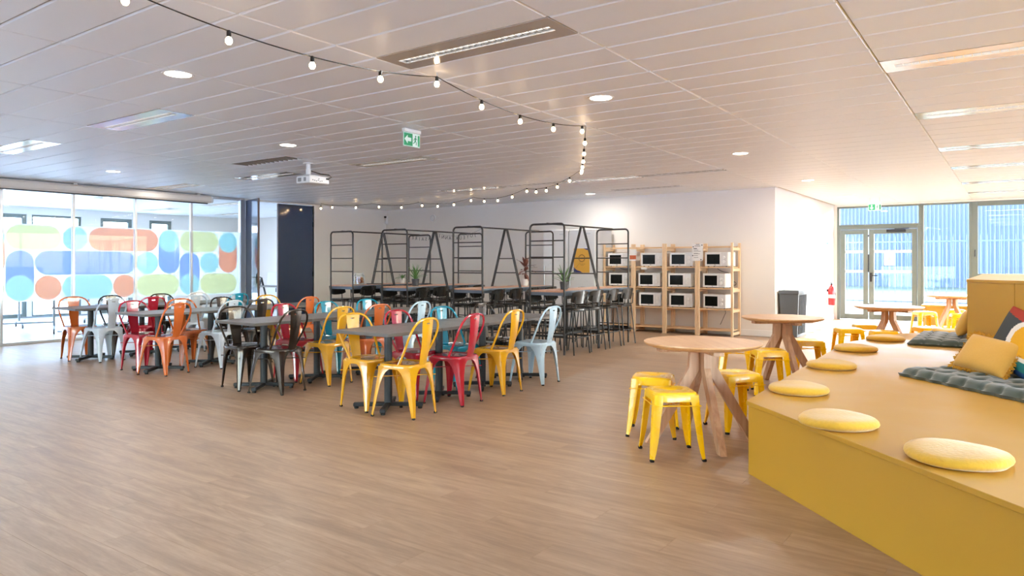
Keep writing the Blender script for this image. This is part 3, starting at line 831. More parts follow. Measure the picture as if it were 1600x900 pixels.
# ================================================================== HIGH TABLES WITH TUBE FRAMES, BAR STOOLS
def make_high_table():
    t = thing('high_table', 'table', 'table')
    hx, hy = .29, 1.015; F = M['frame']
    a = MB()
    a.lohi((-hx + .012, -hy + .005, .882), (hx - .012, hy - .005, .907), .002); a.build('tabletop', M['bench_wood'], t)
    a = MB()
    for s_ in (-1, 1): a.lohi((s_ * (hx - .006) - .006, -hy + .02, .835), (s_ * (hx - .006) + .006, hy - .02, .905), .001)
    M.setdefault('apron', mat('blue_grey_steel_apron', '5d6672', 0.4, 0.3, var=0.05))
    for s_ in (-1, 1): a.lohi((-hx + .012, s_ * (hy - .03) - .006, .835), (hx - .012, s_ * (hy - .03) + .006, .882))
    a.build('apron', M['apron'], t)
    for s_, nm in ((-1, 0), (1, 1)):
        pts = [(-hx, s_ * hy, 0), (-hx, s_ * hy, 1.80)]
        for k in range(1, 6): an = PI - PI / 2 * k / 6; pts.append((-hx + .06 + .06 * math.cos(an), s_ * hy, 1.80 + .06 * math.sin(an)))
        pts += [(-hx + .06, s_ * hy, 1.86), (hx - .06, s_ * hy, 1.86)]
        for k in range(1, 6): an = PI / 2 - PI / 2 * k / 6; pts.append((hx - .06 + .06 * math.cos(an), s_ * hy, 1.80 + .06 * math.sin(an)))
        pts += [(hx, s_ * hy, 1.80), (hx, s_ * hy, 0)]
        lo = MB().tube(pts, .0145, 10).build('ladder_frame', F, t)
        for z in (.30, 1.15, 1.385, 1.62):
            MB().tube([(-hx, s_ * hy, z), (hx, s_ * hy, z)], .009, 8).build('rung', F, lo)
    for s_ in (-1, 1):
        a = MB()
        for dy in (-.017, .017):
            a.tube([(s_ * hx, dy, 0), (s_ * hx, dy, .9), (s_ * .022, dy, 1.86)], .011, 8)
        a.tube([(s_ * hx, -.018, .9), (s_ * hx, .018, .9)], .009, 8); a.tube([(s_ * .03, -.018, 1.84), (s_ * .03, .018, 1.84)], .009, 8)
        a.build('slanted_leg', F, t)
    for z in (1.14, 1.376):
        x = .29 + (.022 - .29) * (z - .9) / .96
        MB().tube([(-x, 0, z), (x, 0, z)], .009, 8).build('rung', F, t)
    MB().tube([(0, -hy, 1.868), (0, hy, 1.868)], .0125, 8).build('ridge_pole', F, t)
    a = MB(); a.lohi((-.05, -hy + .02, .24), (.05, hy - .02, .27), .003)
    for y in (-hy, 0, hy): a.lohi((-hx, y - .015, .24), (hx, y + .015, .27), .002)
    a.build('foot_rail', M['black'], t)
    return t
UX = [-5.49, -6.945, -8.52, -9.825]
UN = ['rightmost', 'second from right', 'third from right', 'leftmost']
hl = ['high wooden table with black tube ladder frames standing nearest the fridges and microwaves',
      'second high table from the right, with the red-leaved plant on it',
      'third high table from the right, with a spiky plant in a dark pot',
      'leftmost high table in tube frames, holding the biscuit jar']
ht0 = make_high_table(); ht0.location = (UX[0], 9.645, 0); ht0['label'] = hl[0]; ht0['group'] = 'high tables in tube frames'
KIDS[ht0.name] = [(c, list(c.children)) for c in ht0.children]
for k in (1, 2, 3): dup(ht0, (UX[k], 9.645, 0), 0, hl[k], 'high tables in tube frames')
def make_bar_stool():
    t = thing('bar_stool', 'stool', 'stool'); B = M['black']
    s = MB(); s.rings([sring(.17, .622, 24, 4), sring(.188, .626, 24, 4), sring(.19, .645, 24, 4), sring(.18, .658, 24, 4), sring(.12, .662, 24, 4)]); s.build('seat', M['stool_shell'], t)
    bm = MB(); rings = []
    for u in range(9):
        a = -1 + 2 * u / 8
        x = .185 * a; y = -.195 + .045 * a * a
        lean = .035
        zt = .90 - .02 * a ** 4; zb = .72 + .035 * abs(a) ** 3
        rings.append([(x, y, zb), (x, y - lean, zt), (x, y - lean + .012, zt), (x, y + .012, zb)])
    bm.rings(rings); bm.build('backrest', M['stool_shell'], t)
    for sx in (-1, 1):
        MB().tube([(sx * .165, .16, .63), (sx * .20, .195, 0)], .0095, 8).build('leg', B, t)
        MB().tube([(sx * .165, -.15, .63), (sx * .20, -.21, 0)], .0095, 8).build('leg', B, t)
        MB().tube([(sx * .14, -.15, .635), (sx * .14, -.188, .66), (sx * .14, -.20, .82)], .008, 8).build('back_post', B, t)
    z = .24; k = 1 - z / .63; ex = .165 + .035 * k; fy = .16 + .035 * k; ry = -.15 - .06 * k
    for p, q in (((-ex, fy), (ex, fy)), ((-ex, ry), (ex, ry)), ((-ex, fy), (-ex, ry)), ((ex, fy), (ex, ry))):
        MB().tube([(p[0], p[1], z), (q[0], q[1], z)], .008, 8).build('footrest_bar', B, t)
    MB().tube([(-.165, .155, .61), (.165, .155, .61), (.165, -.145, .61), (-.165, -.145, .61)], .008, 6, closed=True).build('seat_frame', B, t)
    return t
bs0 = make_bar_stool(); first = True
KIDS[bs0.name] = [(c, list(c.children)) for c in bs0.children]
for u in range(4):
    for side in (0, 1):
        for k, y in enumerate((8.88, 9.37, 9.90, 10.40)):
            x = UX[u] + (.235 if side == 0 else -.235); rz = (PI / 2 if side == 0 else -PI / 2) + R(random.uniform(-5, 5))
            lab = 'black bar stool %s, %s side of the %s high table' % (ORD[k], 'right' if side == 0 else 'left', UN[u])
            if first: bs0.location = (x, y, 0); bs0.rotation_euler = (0, 0, rz); bs0['label'] = lab; bs0['group'] = 'black bar stools at the high tables'; first = False
            else: dup(bs0, (x, y, 0), rz, lab, 'black bar stools at the high tables')

# ---------------- things on the high tables
ZB = .907
M['leaf'] = mat('green_leaf', '4f7a3a', 0.45, var=0.25, scale=10)
M['leaf_red'] = mat('red_brown_leaf', '6b3a2c', 0.5, var=0.3, scale=10)
M['soil'] = mat('soil', '2d2119', 0.95, var=0.3, scale=40)
M['pot_dark'] = mat('dark_grey_pot', '3f3f42', 0.6, var=0.06)
M['pot_white'] = mat('white_pot', 'dedad6', 0.5, var=0.03)
def leaf_mesh(L, w, bend, n=7):
    b = MB(); rings = []
    for i in range(n):
        u = i / (n - 1); ww = w * (math.sin(PI * min(1, .18 + u * .82)) ** .8) * .5 + .0006
        x = bend * L * u * u; z = L * (u - .25 * bend * u * u)
        rings.append([(x, -ww, z), (x + .004, 0, z - .002), (x, ww, z), (x + .006, 0, z + .001)])
    return b.rings(rings)
def pot_plant(name, label, loc, pr, ph, potm, leafm, specs, stem=0.0, seed=1):
    t = thing(name, label, 'plant', loc, 0)
    rr = random.Random(seed)
    MB().lathe([(pr * .8, 0), (pr, ph), (pr * .9, ph), (pr * .88, ph - .015)], 20).build('pot', M[potm], t)
    MB().lathe([(pr * .87, ph - .03), (pr * .85, ph - .012), (0, ph - .01)], 16).build('soil', M['soil'], t)
    if stem: MB().tube([(0, 0, ph - .02), (.006, 0, ph + stem * .5), (0, .004, ph + stem)], [.006, .005, .003], 6).build('stem', M['leaf_red'], t)
    for (n, L, w, bend, tilt, z0) in specs:
        for k in range(n):
            l = leaf_mesh(L * rr.uniform(.8, 1.15), w, bend * rr.uniform(.6, 1.3)).build('leaf', M[leafm], t, smooth=60)
            l.location = (0, 0, z0 + rr.uniform(-.01, .01)); l.rotation_euler = (0, R(tilt * rr.uniform(.6, 1.3)), 2 * PI * (k + rr.uniform(-.25, .25)) / n)
    return t
pot_plant('potted_aloe', 'spiky green aloe in a dark grey pot on the rightmost high table', (-5.5, 9.12, ZB), .065, .115, 'pot_dark', 'leaf', [(6, .27, .028, .18, 8, .10), (8, .26, .026, .3, 22, .10), (7, .2, .026, .4, 40, .10)], seed=3)
pot_plant('potted_rubber_plant', 'red-brown leafy plant in a white pot on the second high table', (-6.95, 10.22, ZB), .06, .115, 'pot_white', 'leaf_red', [(7, .19, .062, .3, 55, .33), (7, .20, .062, .4, 78, .27), (6, .18, .055, .45, 95, .2), (4, .15, .055, .2, 20, .35)], stem=.26, seed=5)
pot_plant('potted_aloe', 'spiky green aloe in a dark pot on the third high table from the right', (-8.5, 9.12, ZB), .068, .12, 'pot_dark', 'leaf', [(5, .3, .024, .12, 6, .10), (8, .27, .022, .25, 20, .10), (7, .2, .022, .4, 42, .10)], seed=9)
pot_plant('potted_fern', 'small bright green plant in a white pot on the leftmost high table', (-9.83, 10.17, ZB), .06, .10, 'pot_white', 'leaf', [(6, .13, .03, .5, 25, .09), (9, .16, .03, .8, 50, .09)], seed=11)
M['jar_glass'] = glass('jar_glass', (.97, .97, .95), .08)
M['biscuit'] = mat('brown_biscuits', '9a5f34', 0.8, var=0.35, scale=25, bump=0.4)
jar = thing('biscuit_jar', 'wide glass jar full of brown biscuits on the leftmost high table', 'jar', (-9.8, 9.02, ZB))
MB().lathe([(.085, 0), (.1, .01), (.1, .16), (.075, .185), (.075, .2), (.07, .2), (.07, .183), (.094, .157), (.094, .014), (.0, .012)], 24).build('glass_body', M['jar_glass'], jar)
MB().lathe([(.0, .2), (.08, .2), (.08, .215), (.03, .222), (0, .222)], 20).build('lid', M['jar_glass'], jar)
bm_ = MB(); rr = random.Random(4)
for k in range(60):
    a = rr.uniform(0, 2 * PI); q = rr.random() ** .5 * .068; z = .028 + .11 * rr.random()
    bm_.box((q * math.cos(a), q * math.sin(a), z), (.04, .035, .014), .005, 0, 0, Matrix.Translation((q * math.cos(a), q * math.sin(a), z)) @ Matrix.Rotation(rr.uniform(0, 3), 4, 'Z') @ Matrix.Rotation(rr.uniform(-.6, .6), 4, 'X'))
bm_.build('biscuits', M['biscuit'], jar)['kind'] = 'stuff'
a = MB(); a.lohi((-.07, -.13, 0), (.07, .13, .012), .004); tag(a.build('serving_tray', M['plastic_black'], None, (-9.83, 9.42, ZB)), 'flat black tray lying beside the biscuit jar', 'tray')

# ---------------- birthday garland: letters seen from behind, hung between two tube frames
gar = thing('letter_garland', 'thin garland of small black paper letters between the tube frames', 'garland', (-7.44, 8.63, 0))
xa, xb = -8.22 + 7.44, -6.66 + 7.44
def gz(x):
    if x < -.1: u = (x - xa) / (-.1 - xa); return 1.79 + (1.775 - 1.79) * u - .055 * 4 * u * (1 - u)
    u = (x + .1) / (xb + .1); return 1.775 + (1.83 - 1.775) * u - .075 * 4 * u * (1 - u)
MB().tube([(xa + (xb - xa) * k / 40, 0, gz(xa + (xb - xa) * k / 40)) for k in range(41)], .0018, 5).build('cord', M['plastic_black'], gar)
txt = 'JOYEUX ANNIVERSAIRE'[::-1]
n_ = len(txt)
for k, chx in enumerate(txt):
    if chx == ' ': continue
    x = xa + .12 + (xb - xa - .26) * k / (n_ - 1)
    cu = bpy.data.curves.new('letter', 'FONT'); cu.body = chx; cu.size = .075; cu.align_x = 'CENTER'; cu.extrude = .0012; cu.resolution_u = 2
    cu.materials.append(M['plastic_black'])
    tmp = bpy.data.objects.new('letter', cu); C.objects.link(tmp)
    me = bpy.data.meshes.new_from_object(tmp.evaluated_get(bpy.context.evaluated_depsgraph_get()))
    bpy.data.objects.remove(tmp); bpy.data.curves.remove(cu)
    me.name = 'letter'
    obj('letter', me, gar, (x, 0, gz(x) - .062), (PI / 2, 0, PI))

# ================================================================== BACK WALL: FRIDGES, POSTER, SHELVING, MICROWAVES
def fridge(x0, x1, label):
    t = thing('fridge', label, 'fridge', ((x0 + x1) / 2, 12.45, 0)); h = (x1 - x0) / 2
    a = MB(); a.lohi((-h, -.30, .03), (h, .34, 1.965), .012); a.build('body', M['grey_enamel'], t)
    a = MB(); a.lohi((-h + .004, -.355, .06), (h - .004, -.306, 1.96), .01); d = a.build('door', M['white_enamel'], t)
    a = MB(); a.lohi((-h + .03, -.39, .85), (-h + .055, -.355, 1.25), .006); a.build('handle', M['alu'], d)
    a = MB(); a.lohi((-h + .02, -.29, 0), (h - .02, .3, .035)); a.build('plinth', M['plastic_black'], t)
    a = MB(); a.lohi((h - .2, -.357, 1.86), (h - .1, -.354, 1.88)); a.build('badge', M['alu'], d)
fridge(-7.79, -7.20, 'tall white fridge without a poster, left of the pair on the back wall')
fridge(-7.19, -6.60, 'tall white fridge with the yellow poster on its door')
po = thing('poster', 'yellow poster with a dotted ring and navy corners on the fridge door', 'poster', (-6.895, 12.092, 1.35))
M['poster_y'] = mat('poster_yellow', 'd69f35', 0.6, var=0.03); M['poster_n'] = mat('poster_navy', '2d2b66', 0.6, var=0.03); M['ink'] = mat('black_ink', '2a2416', 0.7, var=0.03)
pw, ph = .175, .235
a = MB(); a.lohi((-pw, 0, -ph), (pw, .0025, ph)); a.build('sheet', M['poster_y'], po, smooth=0)
a = MB()
a.rings([[(x, y, z) for x, z in [(-pw, -ph), (pw * .1, -ph), (-pw * .2, -ph + .03), (-pw * .55, -ph + .045), (-pw * .8, -ph + .07), (-pw, -ph + .11)]] for y in (-.001, 0)])
a.rings([[(x, y, z) for x, z in [(pw, ph), (pw * .25, ph), (pw * .5, ph - .02), (pw * .8, ph - .035), (pw, ph - .04)]] for y in (-.001, 0)])
a.build('navy_corner', M['poster_n'], po, smooth=0)
a = MB()
for k in range(14):
    an = 2 * PI * k / 14; c_ = Vector((.005 + .066 * math.cos(an), -.001, .045 + .066 * math.sin(an)))
    a.box(None, (.02, .002, .016), 0, 0, 0, Matrix.Translation(c_) @ Matrix.Rotation(-an, 4, 'Y'))
a.bar((-.03, -.001, -.03), (-.125, -.001, -.14), .003, .002)
rr = random.Random(2); x = -.04
while x < .08: a.bar((x, -.001, -.075), (x + .008, -.001, -.065 + rr.uniform(-.006, .008)), .003, .002); x += .011
for x0_, x1_, z in ((-.02, .05, -.095), ): a.lohi((x0_, -.002, z), (x1_, 0, z + .003))
a.build('print', M['ink'], po, smooth=0)

sh_ = thing('shelving_unit', 'pale pine open shelving with four bays holding the microwaves', 'shelving', (-5.315, 12.62, 0))
SX = [-6.57, -5.95, -5.32, -4.69, -4.06]
sx_ = [x + 5.315 for x in SX]; SD = .20
post_me = MB().box((0, 0, .83), (.040, .032, 1.66), .003).mesh('post', M['pine'])
rail_me = MB().box((0, 0, 0), (.026, SD * 2 - .05, .05), .003).mesh('side_rail', M['pine'])
hole_me = None
for k, x in enumerate(sx_):
    for o_ in ([-.0215, .0215] if 0 < k < 4 else [0]):
        for y in (-SD, SD): obj('post', post_me, sh_, (x + o_, y, 0))
        for z in (.08, .48, .84, 1.21, 1.58): obj('side_rail', rail_me, sh_, (x + o_, 0, z - .03))
LZ = [.115, .485, .855, 1.235, 1.60]
for b in range(4):
    a, c_ = sx_[b] + (.045 if b else .022), sx_[b + 1] - (.045 if b < 3 else .022)
    for z in LZ:
        m_ = MB()
        if z > 1.5:
            m_.lohi((a, -SD + .01, z - .02), (c_, -SD + .05, z)); m_.lohi((a, SD - .05, z - .02), (c_, SD - .01, z))
        else:
            for s_ in range(6):
                y = -SD + .0 + (2 * SD) * s_ / 6; m_.lohi((a, y + .003, z - .02), (c_, y + 2 * SD / 6 - .003, z), .002)
        m_.build('shelf_board', M['pine_x'], sh_)
# microwaves
M['mw_body'] = mat('microwave_white', 'e8e6e4', 0.35, var=0.02); M['mw_panel'] = mat('microwave_panel', 'dcdad8', 0.3, var=0.02)
M['mw_glass'] = mat('dark_oven_window', '131412', 0.28, var=0.2, rvar=0.03, spec=0.12)
def make_mw():
    t = thing('microwave', 'microwave', 'microwave')
    W, D, Hh = .215, .165, .26
    a = MB(); a.lohi((-W, -D + .012, .012), (W, D, Hh), .006); a.build('body', M['mw_body'], t)
    a = MB()
    x0, x1, z0, z1 = -W, W * .42, .012, Hh - .004; g0, g1, h0, h1 = -W + .034, W * .42 - .024, .045, Hh - .038
    for (p, q, r_, s_) in ((x0, g0, z0, z1), (g1, x1, z0, z1), (g0, g1, z0, h0), (g0, g1, h1, z1)): a.lohi((p, -D, r_), (q, -D + .012, s_), .002)
    d = a.build('door', M['mw_body'], t)
    a = MB(); a.lohi((g0, -D + .004, h0), (g1, -D + .01, h1)); a.build('door_window', M['mw_glass'], d, smooth=0)
    a = MB(); a.lohi((-W * .12 - .012, -D - .001, .03), (-W * .12 + .018, -D + .001, .037)); a.build('badge', M['ink'], d, smooth=0)
    a = MB(); a.lohi((x1 + .003, -D, .012), (W, -D + .012, Hh - .004), .002); a.build('control_panel', M['mw_panel'], t)
    for z in (.165, .09):
        a = MB(); a.tube([(.145, -D - .016, z), (.145, -D, z)], .026, 20); a.lohi((.141, -D - .022, z - .024), (.149, -D - .014, z + .024), .001); a.build('knob', M['white_plastic'], t)
    for s_ in (-1, 1):
        a = MB(); a.lathe([(.014, 0), (.014, .013)], 10, (s_ * .17, -.11, 0)); a.lathe([(.014, 0), (.014, .013)], 10, (s_ * .17, .12, 0)); a.build('foot', M['rubber'], t)
    return t
mw0 = make_mw(); KIDS[mw0.name] = [(c, list(c.children)) for c in mw0.children]; first = True
mwp = [(0, 3, 950, 0), (1, 3, 1001, 3), (2, 3, 1046, 3), (3, 3, 1102, -6), (0, 2, 951.5, 0), (1, 2, 997, 4), (2, 2, 1043.5, 3), (3, 2, 1099, -10), (0, 1, 953, 2), (1, 1, 998, 5), (2, 1, 1045, 4), (3, 1, 1099.5, -9)]
BN = ['leftmost bay', 'second bay from the left', 'third bay from the left', 'rightmost bay']; LN = {3: 'top shelf', 2: 'middle shelf', 1: 'lower shelf'}
for (b, l, px, an) in mwp:
    k = (px - 800) / 1113.3; yf = 12.62 - .165; d = yf / (k * math.sin(YAW) + math.cos(YAW)); x = k * d * math.cos(YAW) - d * math.sin(YAW) + .215
    lo_, hi_ = SX[b] + .26, SX[b + 1] - .26
    x = min(max(x, lo_ + .0), hi_ + .02)
    lab = 'white microwave on the %s of the %s' % (LN[l], BN[b]); loc = (x, 12.62, LZ[l])
    if first: mw0.location = loc; mw0.rotation_euler = (0, 0, R(an)); mw0['label'] = lab; mw0['group'] = 'microwaves on the pine shelving'; first = False
    else: dup(mw0, loc, R(an), lab, 'microwaves on the pine shelving')
def cord(pts, label):
    tag(MB().tube(pts, .005, 6).build('power_cord', M['plastic_black']), label, 'cord', 'microwave cords')
def arc(a, b, sag, n=9): return [Vector(a).lerp(Vector(b), k / n) - Vector((0, 0, sag * 4 * (k / n) * (1 - k / n))) for k in range(n + 1)]
cord(arc((-4.45, 12.79, 1.20), (-4.25, 12.79, 1.13), .02) + arc((-4.25, 12.79, 1.12), (-4.2, 12.8, .87), .0, 4)[1:], 'black cord dangling behind the rightmost bay, below the top shelf')
cord([(-4.32, 12.80, .46), (-4.30, 12.80, .40), (-4.36, 12.80, .27), (-4.40, 12.80, .18)], 'black cord hanging below the lower shelf of the rightmost bay')
cord([(-4.16 + .05 * math.cos(t * .6), 12.80, .93 + .035 * math.sin(t * .6)) for t in range(12)], 'small black cord loop beside the middle shelf at the right end')
cord(arc((-6.42, 12.80, 1.20), (-6.1, 12.80, 1.20), .03), 'black cord sagging under the top shelf of the leftmost bay')
cord([(-5.42, 12.80, 1.2), (-5.44, 12.80, 1.16), (-5.43, 12.80, 1.12)], 'short black cord under the top shelf of the second bay')
# notices pinned to the posts
M['paper'] = mat('white_paper', 'e6e2de', 0.8, var=0.02)
M['food'] = mat('food_print', 'b0562e', 0.7, var=0.6, scale=30)
def notice(label, px0, px1, py0, py1, y, kind):
    k = (px0 - 800) / 1113.3; d0 = y / (k * math.sin(YAW) + math.cos(YAW)); x0 = k * d0 * math.cos(YAW) - d0 * math.sin(YAW)
    k = (px1 - 800) / 1113.3; d1 = y / (k * math.sin(YAW) + math.cos(YAW)); x1 = k * d1 * math.cos(YAW) - d1 * math.sin(YAW)
    d = (d0 + d1) / 2; z1 = 1.3 - (py0 - 411.1) * d / 1113.3; z0 = 1.3 - (py1 - 411.1) * d / 1113.3
    hw, hh = (x1 - x0) / 2, (z1 - z0) / 2
    t = thing('notice', label, 'notice', ((x0 + x1) / 2, y, (z0 + z1) / 2))
    a = MB(); a.lohi((-hw, 0, -hh), (hw, .002, hh)); a.build('sheet', M['paper'], t, smooth=0)
    a = MB(); rr = random.Random(8)
    if kind == 'list':
        a.lohi((-hw * .3, -.0012, hh * .86), (hw * .35, 0, hh * .92)); a.lohi((-hw * .55, -.0012, hh * .68), (hw * .5, 0, hh * .73)); a.lohi((-hw * .75, -.0012, hh * .38), (-hw * .1, 0, hh * .46))
        for z in (.22, .08, -.15, -.22, -.42, -.64): a.lohi((-hw * .7, -.0012, hh * z), (hw * rr.uniform(0, .6), 0, hh * (z + .035)))
        for (x, z) in ((-.8, .62), (.8, .8), (.62, -.86), (-.9, -.4)): a.lohi((hw * (x - .1), -.0012, hh * (z - .06)), (hw * (x + .1), 0, hh * (z + .06)))
        a.build('print', M['ink'], t, smooth=0)
    else:
        for x in (-.85, .85):
            for z in (-.1, .2, .5, .8): a.lohi((hw * x - .004, -.0012, hh * z), (hw * x + .004, 0, hh * z + .008))
        a.build('print', M['ink'], t, smooth=0)
        a = MB(); a.lohi((-hw * .85, -.0012, -hh * .75), (hw * .9, 0, -hh * .05)); a.build('food_picture', M['food'], t, smooth=0)
notice('white notice of printed lines pinned to the post between third and fourth bays', 1081.5, 1098.5, 380.5, 407.5, 12.398, 'list')
notice('small white notice with a food picture on the post left of the second bay', 983, 994.5, 389.5, 407.5, 12.398, 'food')
a = MB(); a.lohi((-.06, 0, -.022), (.06, .002, .022)); tag(a.build('shelf_label', M['paper'], None, (-5.73, 12.415, 1.2)), 'blank white card strip stuck under the top shelf of the second bay', 'label')

# small devices on the back wall
cmr = thing('security_camera', 'small white camera with a black lens in the corner of the back wall', 'camera', (XL + .06, YB - .06, 2.42))
a = MB(); a.lohi((-.035, -.02, -.14), (.035, .05, .07), .012); a.build('housing', M['white_plastic'], cmr)
a = MB(); a.lathe([(0, -.03), (.028, -.02), (.034, 0), (.028, .02), (0, .03)], 14, (0, -.03, .035)); a.build('lens', M['plastic_black'], cmr)
a = MB(); a.lohi((-.006, .045, -2.2), (.006, .058, -.14)); a.build('cable_duct', M['wall'], cmr, smooth=0)
rv = thing('wall_vent', 'round white vent cover high on the back wall', 'vent', (-11.42, YB, 2.38))
a = MB(); a.tube([(0, -.025, 0), (0, 0, 0)], .085, 24); a.build('cover', M['white_plastic'], rv)
a = MB(); a.tube([(.06 * math.cos(t * .3), -.027, .06 * math.sin(t * .3)) for t in range(21)], .006, 6, True); a.build('ring', M['grey_enamel'], rv)

# ================================================================== RECESS BY THE GLASS DOOR
bn = thing('waste_bin', 'dark grey ribbed plastic bin in the corner beyond the shelving', 'bin', (-3.255, 13.33, 0))
M['bin'] = mat('dark_grey_bin_plastic', '5c6063', 0.55, var=0.1, scale=60, bump=0.1)
a = MB(); a.rings([[(-.13, -.28, 0), (.13, -.28, 0), (.13, .28, 0), (-.13, .28, 0)], [(-.16, -.32, .76), (.16, -.32, .76), (.16, .32, .76), (-.16, .32, .76)]]); a.build('body', M['bin'], bn, smooth=0)
a = MB(); a.lohi((-.172, -.335, .755), (.172, .335, .82), .008); a.build('lid', M['bin'], bn)
for k in range(5):
    y = -.22 + .11 * k
    a = MB(); a.bar((.138, y * .87, .05), (.166, y, .74), .03, .02, .003, up=(0, 1, 0)); a.build('rib', M['bin'], bn)
M['lid_print'] = mat('bin_lid_print', 'dfe3ea', 0.6, var=0.1)
a = MB(); a.lohi((-.1, -.2, .82), (.1, .15, .823)); tag(a.build('lid_card', M['paper'], None, (-3.255, 13.33, 0.001)), 'white card lying on the lid of the dark grey bin', 'card')

ex = thing('fire_extinguisher', 'red fire extinguisher hung on the white side wall by the glass door', 'extinguisher', (-3.36, 17.1, .36))
M['red'] = mat('extinguisher_red', 'c8222a', 0.3, var=0.05, coat=0.4)
MB().lathe([(.06, 0), (.072, .02), (.072, .36), (.05, .42), (.022, .44), (.022, .455)], 20).build('cylinder', M['red'], ex)
a = MB(); a.lohi((-.02, -.025, .455), (.02, .025, .485), .004); a.bar((0, 0, .49), (.0, -.11, .53), .014, .01); a.bar((0, 0, .475), (0, -.1, .48), .014, .01); a.build('valve', M['plastic_black'], ex)
MB().tube([(0, .02, .46), (.03, .07, .42), (.06, .085, .25), (.05, .08, .1)], .011, 8).build('hose', M['plastic_black'], ex)
a = MB(); a.lathe([(.0725, .16), (.0728, .16), (.0728, .24), (.0725, .24)], 20); a.build('paper_band', M['paper'], ex)
a = MB(); a.lohi((-.088, -.03, .3), (-.07, .03, .36)); a.build('bracket', M['black'], ex)
M['sign_green'] = mat('sign_green', '2f9e6c', 0.5, var=0.03); M['sign_red'] = mat('sign_red', 'c1272d', 0.5, var=0.03)
sg = thing('evacuation_notice', 'white framed notice with a green border above the extinguisher', 'notice', (XC, 17.15, 1.6))
a = MB(); a.lohi((0, -.12, -.16), (.008, .12, .16), .001); a.build('frame', M['sign_green'], sg); a = MB(); a.lohi((.0082, -.1, -.13), (.0095, .1, .125)); a.build('sheet', M['paper'], sg, smooth=0)
a = MB(); [a.lohi((.0096, -.08, .08 - .03 * k), (.0102, .06, .088 - .03 * k)) for k in range(6)]; a.build('print', M['ink'], sg, smooth=0)
sg = thing('extinguisher_sign', 'small red square sign just above the fire extinguisher', 'sign', (XC, 17.15, 1.06))
a = MB(); a.lohi((0, -.06, -.06), (.004, .06, .06)); a.build('plate', M['sign_red'], sg, smooth=0); a = MB(); a.lohi((.0042, -.02, -.04), (.005, .015, .02)); a.lohi((.0042, -.01, .02), (.005, .035, .035)); a.build('pictogram', M['paper'], sg, smooth=0)
sg = thing('wall_lettering', 'short vertical black lettering on the sunlit side wall', 'lettering', (XC, 16.75, 1.93))
for k in range(4):
    a = MB(); z = .1 - .05 * k; a.lohi((0, -.02, z - .015), (.002, -.012, z + .015)); a.lohi((0, -.02, z + .009), (.002, .02, z + .015)); a.lohi((0, .0, z - .015), (.002, .008, z + .009)); a.build('letter', M['ink'], sg, smooth=0)
ns = thing('door_notice', 'white paper notice with a warning triangle on the glass door', 'notice', (-2.31, YW + .035, 1.4))
a = MB(); a.lohi((-.105, 0, -.15), (.105, .002, .15)); a.build('sheet', M['paper'], ns, smooth=0)
a = MB(); tri = [(-.02, -.02), (.02, -.02), (0, .025)]
for k in range(3): p, q = tri[k], tri[(k + 1) % 3]; a.bar((p[0], -.001, p[1]), (q[0], -.001, q[1]), .004, .002)
a.build('print', M['ink'], ns, smooth=0)

# ================================================================== ROUND TABLES AND YELLOW STOOLS
def make_round(seed=0):
    t = thing('round_table', 'table', 'table')
    a = MB(); a.lathe([(0, .690), (.36, .690), (.405, .705), (.42, .718), (.42, .724), (.415, .728), (0, .729)], 56); a.build('tabletop', M['oak_top'], t, smooth=25)
    a = MB(); a.lohi((-.33, -.04, .66), (.33, .04, .691), .004); a.lohi((-.04, -.33, .659), (.04, .33, .690), .004); a.build('batten', M['oak_leg'], t)
    for k in range(4):
        an = PI / 2 * k
        def sect(r0, z, wr, wt, tiltx=0):
            return [Vector((r0 - wr / 2, -wt / 2, z)), Vector((r0 + wr / 2, -wt / 2, z)), Vector((r0 + wr / 2, wt / 2, z)), Vector((r0 - wr / 2, wt / 2, z))]
        Mx = Matrix.Rotation(an, 4, 'Z')
        rg = [sect(.062, .66, .07, .046), sect(.066, .545, .075, .046), sect(.078, .515, .085, .046), sect(.385, .0, .075, .046)]
        a = MB(); a.rings([[Mx @ p for p in q] for q in rg]); a.build('leg', M['oak_leg'], t, smooth=0)
    return t
rt0 = make_round(); KIDS[rt0.name] = [(c, list(c.children)) for c in rt0.children]
RT = [((-1.87, 5.05), -50, 'round oak table nearest the camera beside the platform corner'), ((-2.03, 7.86), -48, 'round oak table standing in front of the grey bin'),
      ((-1.38, 10.62), -35, 'round oak table in front of the glass door'), ((-.93, 14.9), -40, 'round oak table nearest the windows, partly behind the yellow block')]
for k, ((x, y), an, lab) in enumerate(RT):
    if k == 0: rt0.location = (x, y, 0); rt0.rotation_euler = (0, 0, R(an)); rt0['label'] = lab; rt0['group'] = 'round oak tables'
    else: dup(rt0, (x, y, 0), R(an), lab, 'round oak tables')
st0 = make_stool(); KIDS[st0.name] = [(c, list(c.children)) for c in st0.children]
ST = [(-1.91, 4.57, 37.7, 'yellow stool nearest the camera, in front of the round table'), (-2.27, 5.08, 18.8, 'yellow stool just behind the front one, left of the nearest round table'),
      (-1.80, 5.60, 48, 'yellow stool behind the right legs of the nearest round table'), (-2.42, 7.55, 12, 'yellow stool half hidden, left of the second round table'),
      (-2.0, 7.25, 30, 'yellow stool in front of the second round table'), (-1.90, 8.42, 25, 'yellow stool right behind the second round table legs'),
      (-1.80, 10.22, 28, 'yellow stool at left front of the round table by the door'), (-1.72, 10.98, 20, 'yellow stool at left rear of the round table by the door'),
      (-1.36, 10.08, 22, 'yellow stool low in front of the door-side round table, cut by the platform'), (-.96, 10.98, 35, 'yellow stool right of the door-side round table'),
      (-1.32, 14.48, 30, 'yellow stool left of the round table nearest the windows'), (-.92, 15.42, 20, 'yellow stool behind the legs of the table nearest the windows'),
      (-.76, 14.22, 15, 'yellow stool in front of the table nearest the windows, beside the block')]
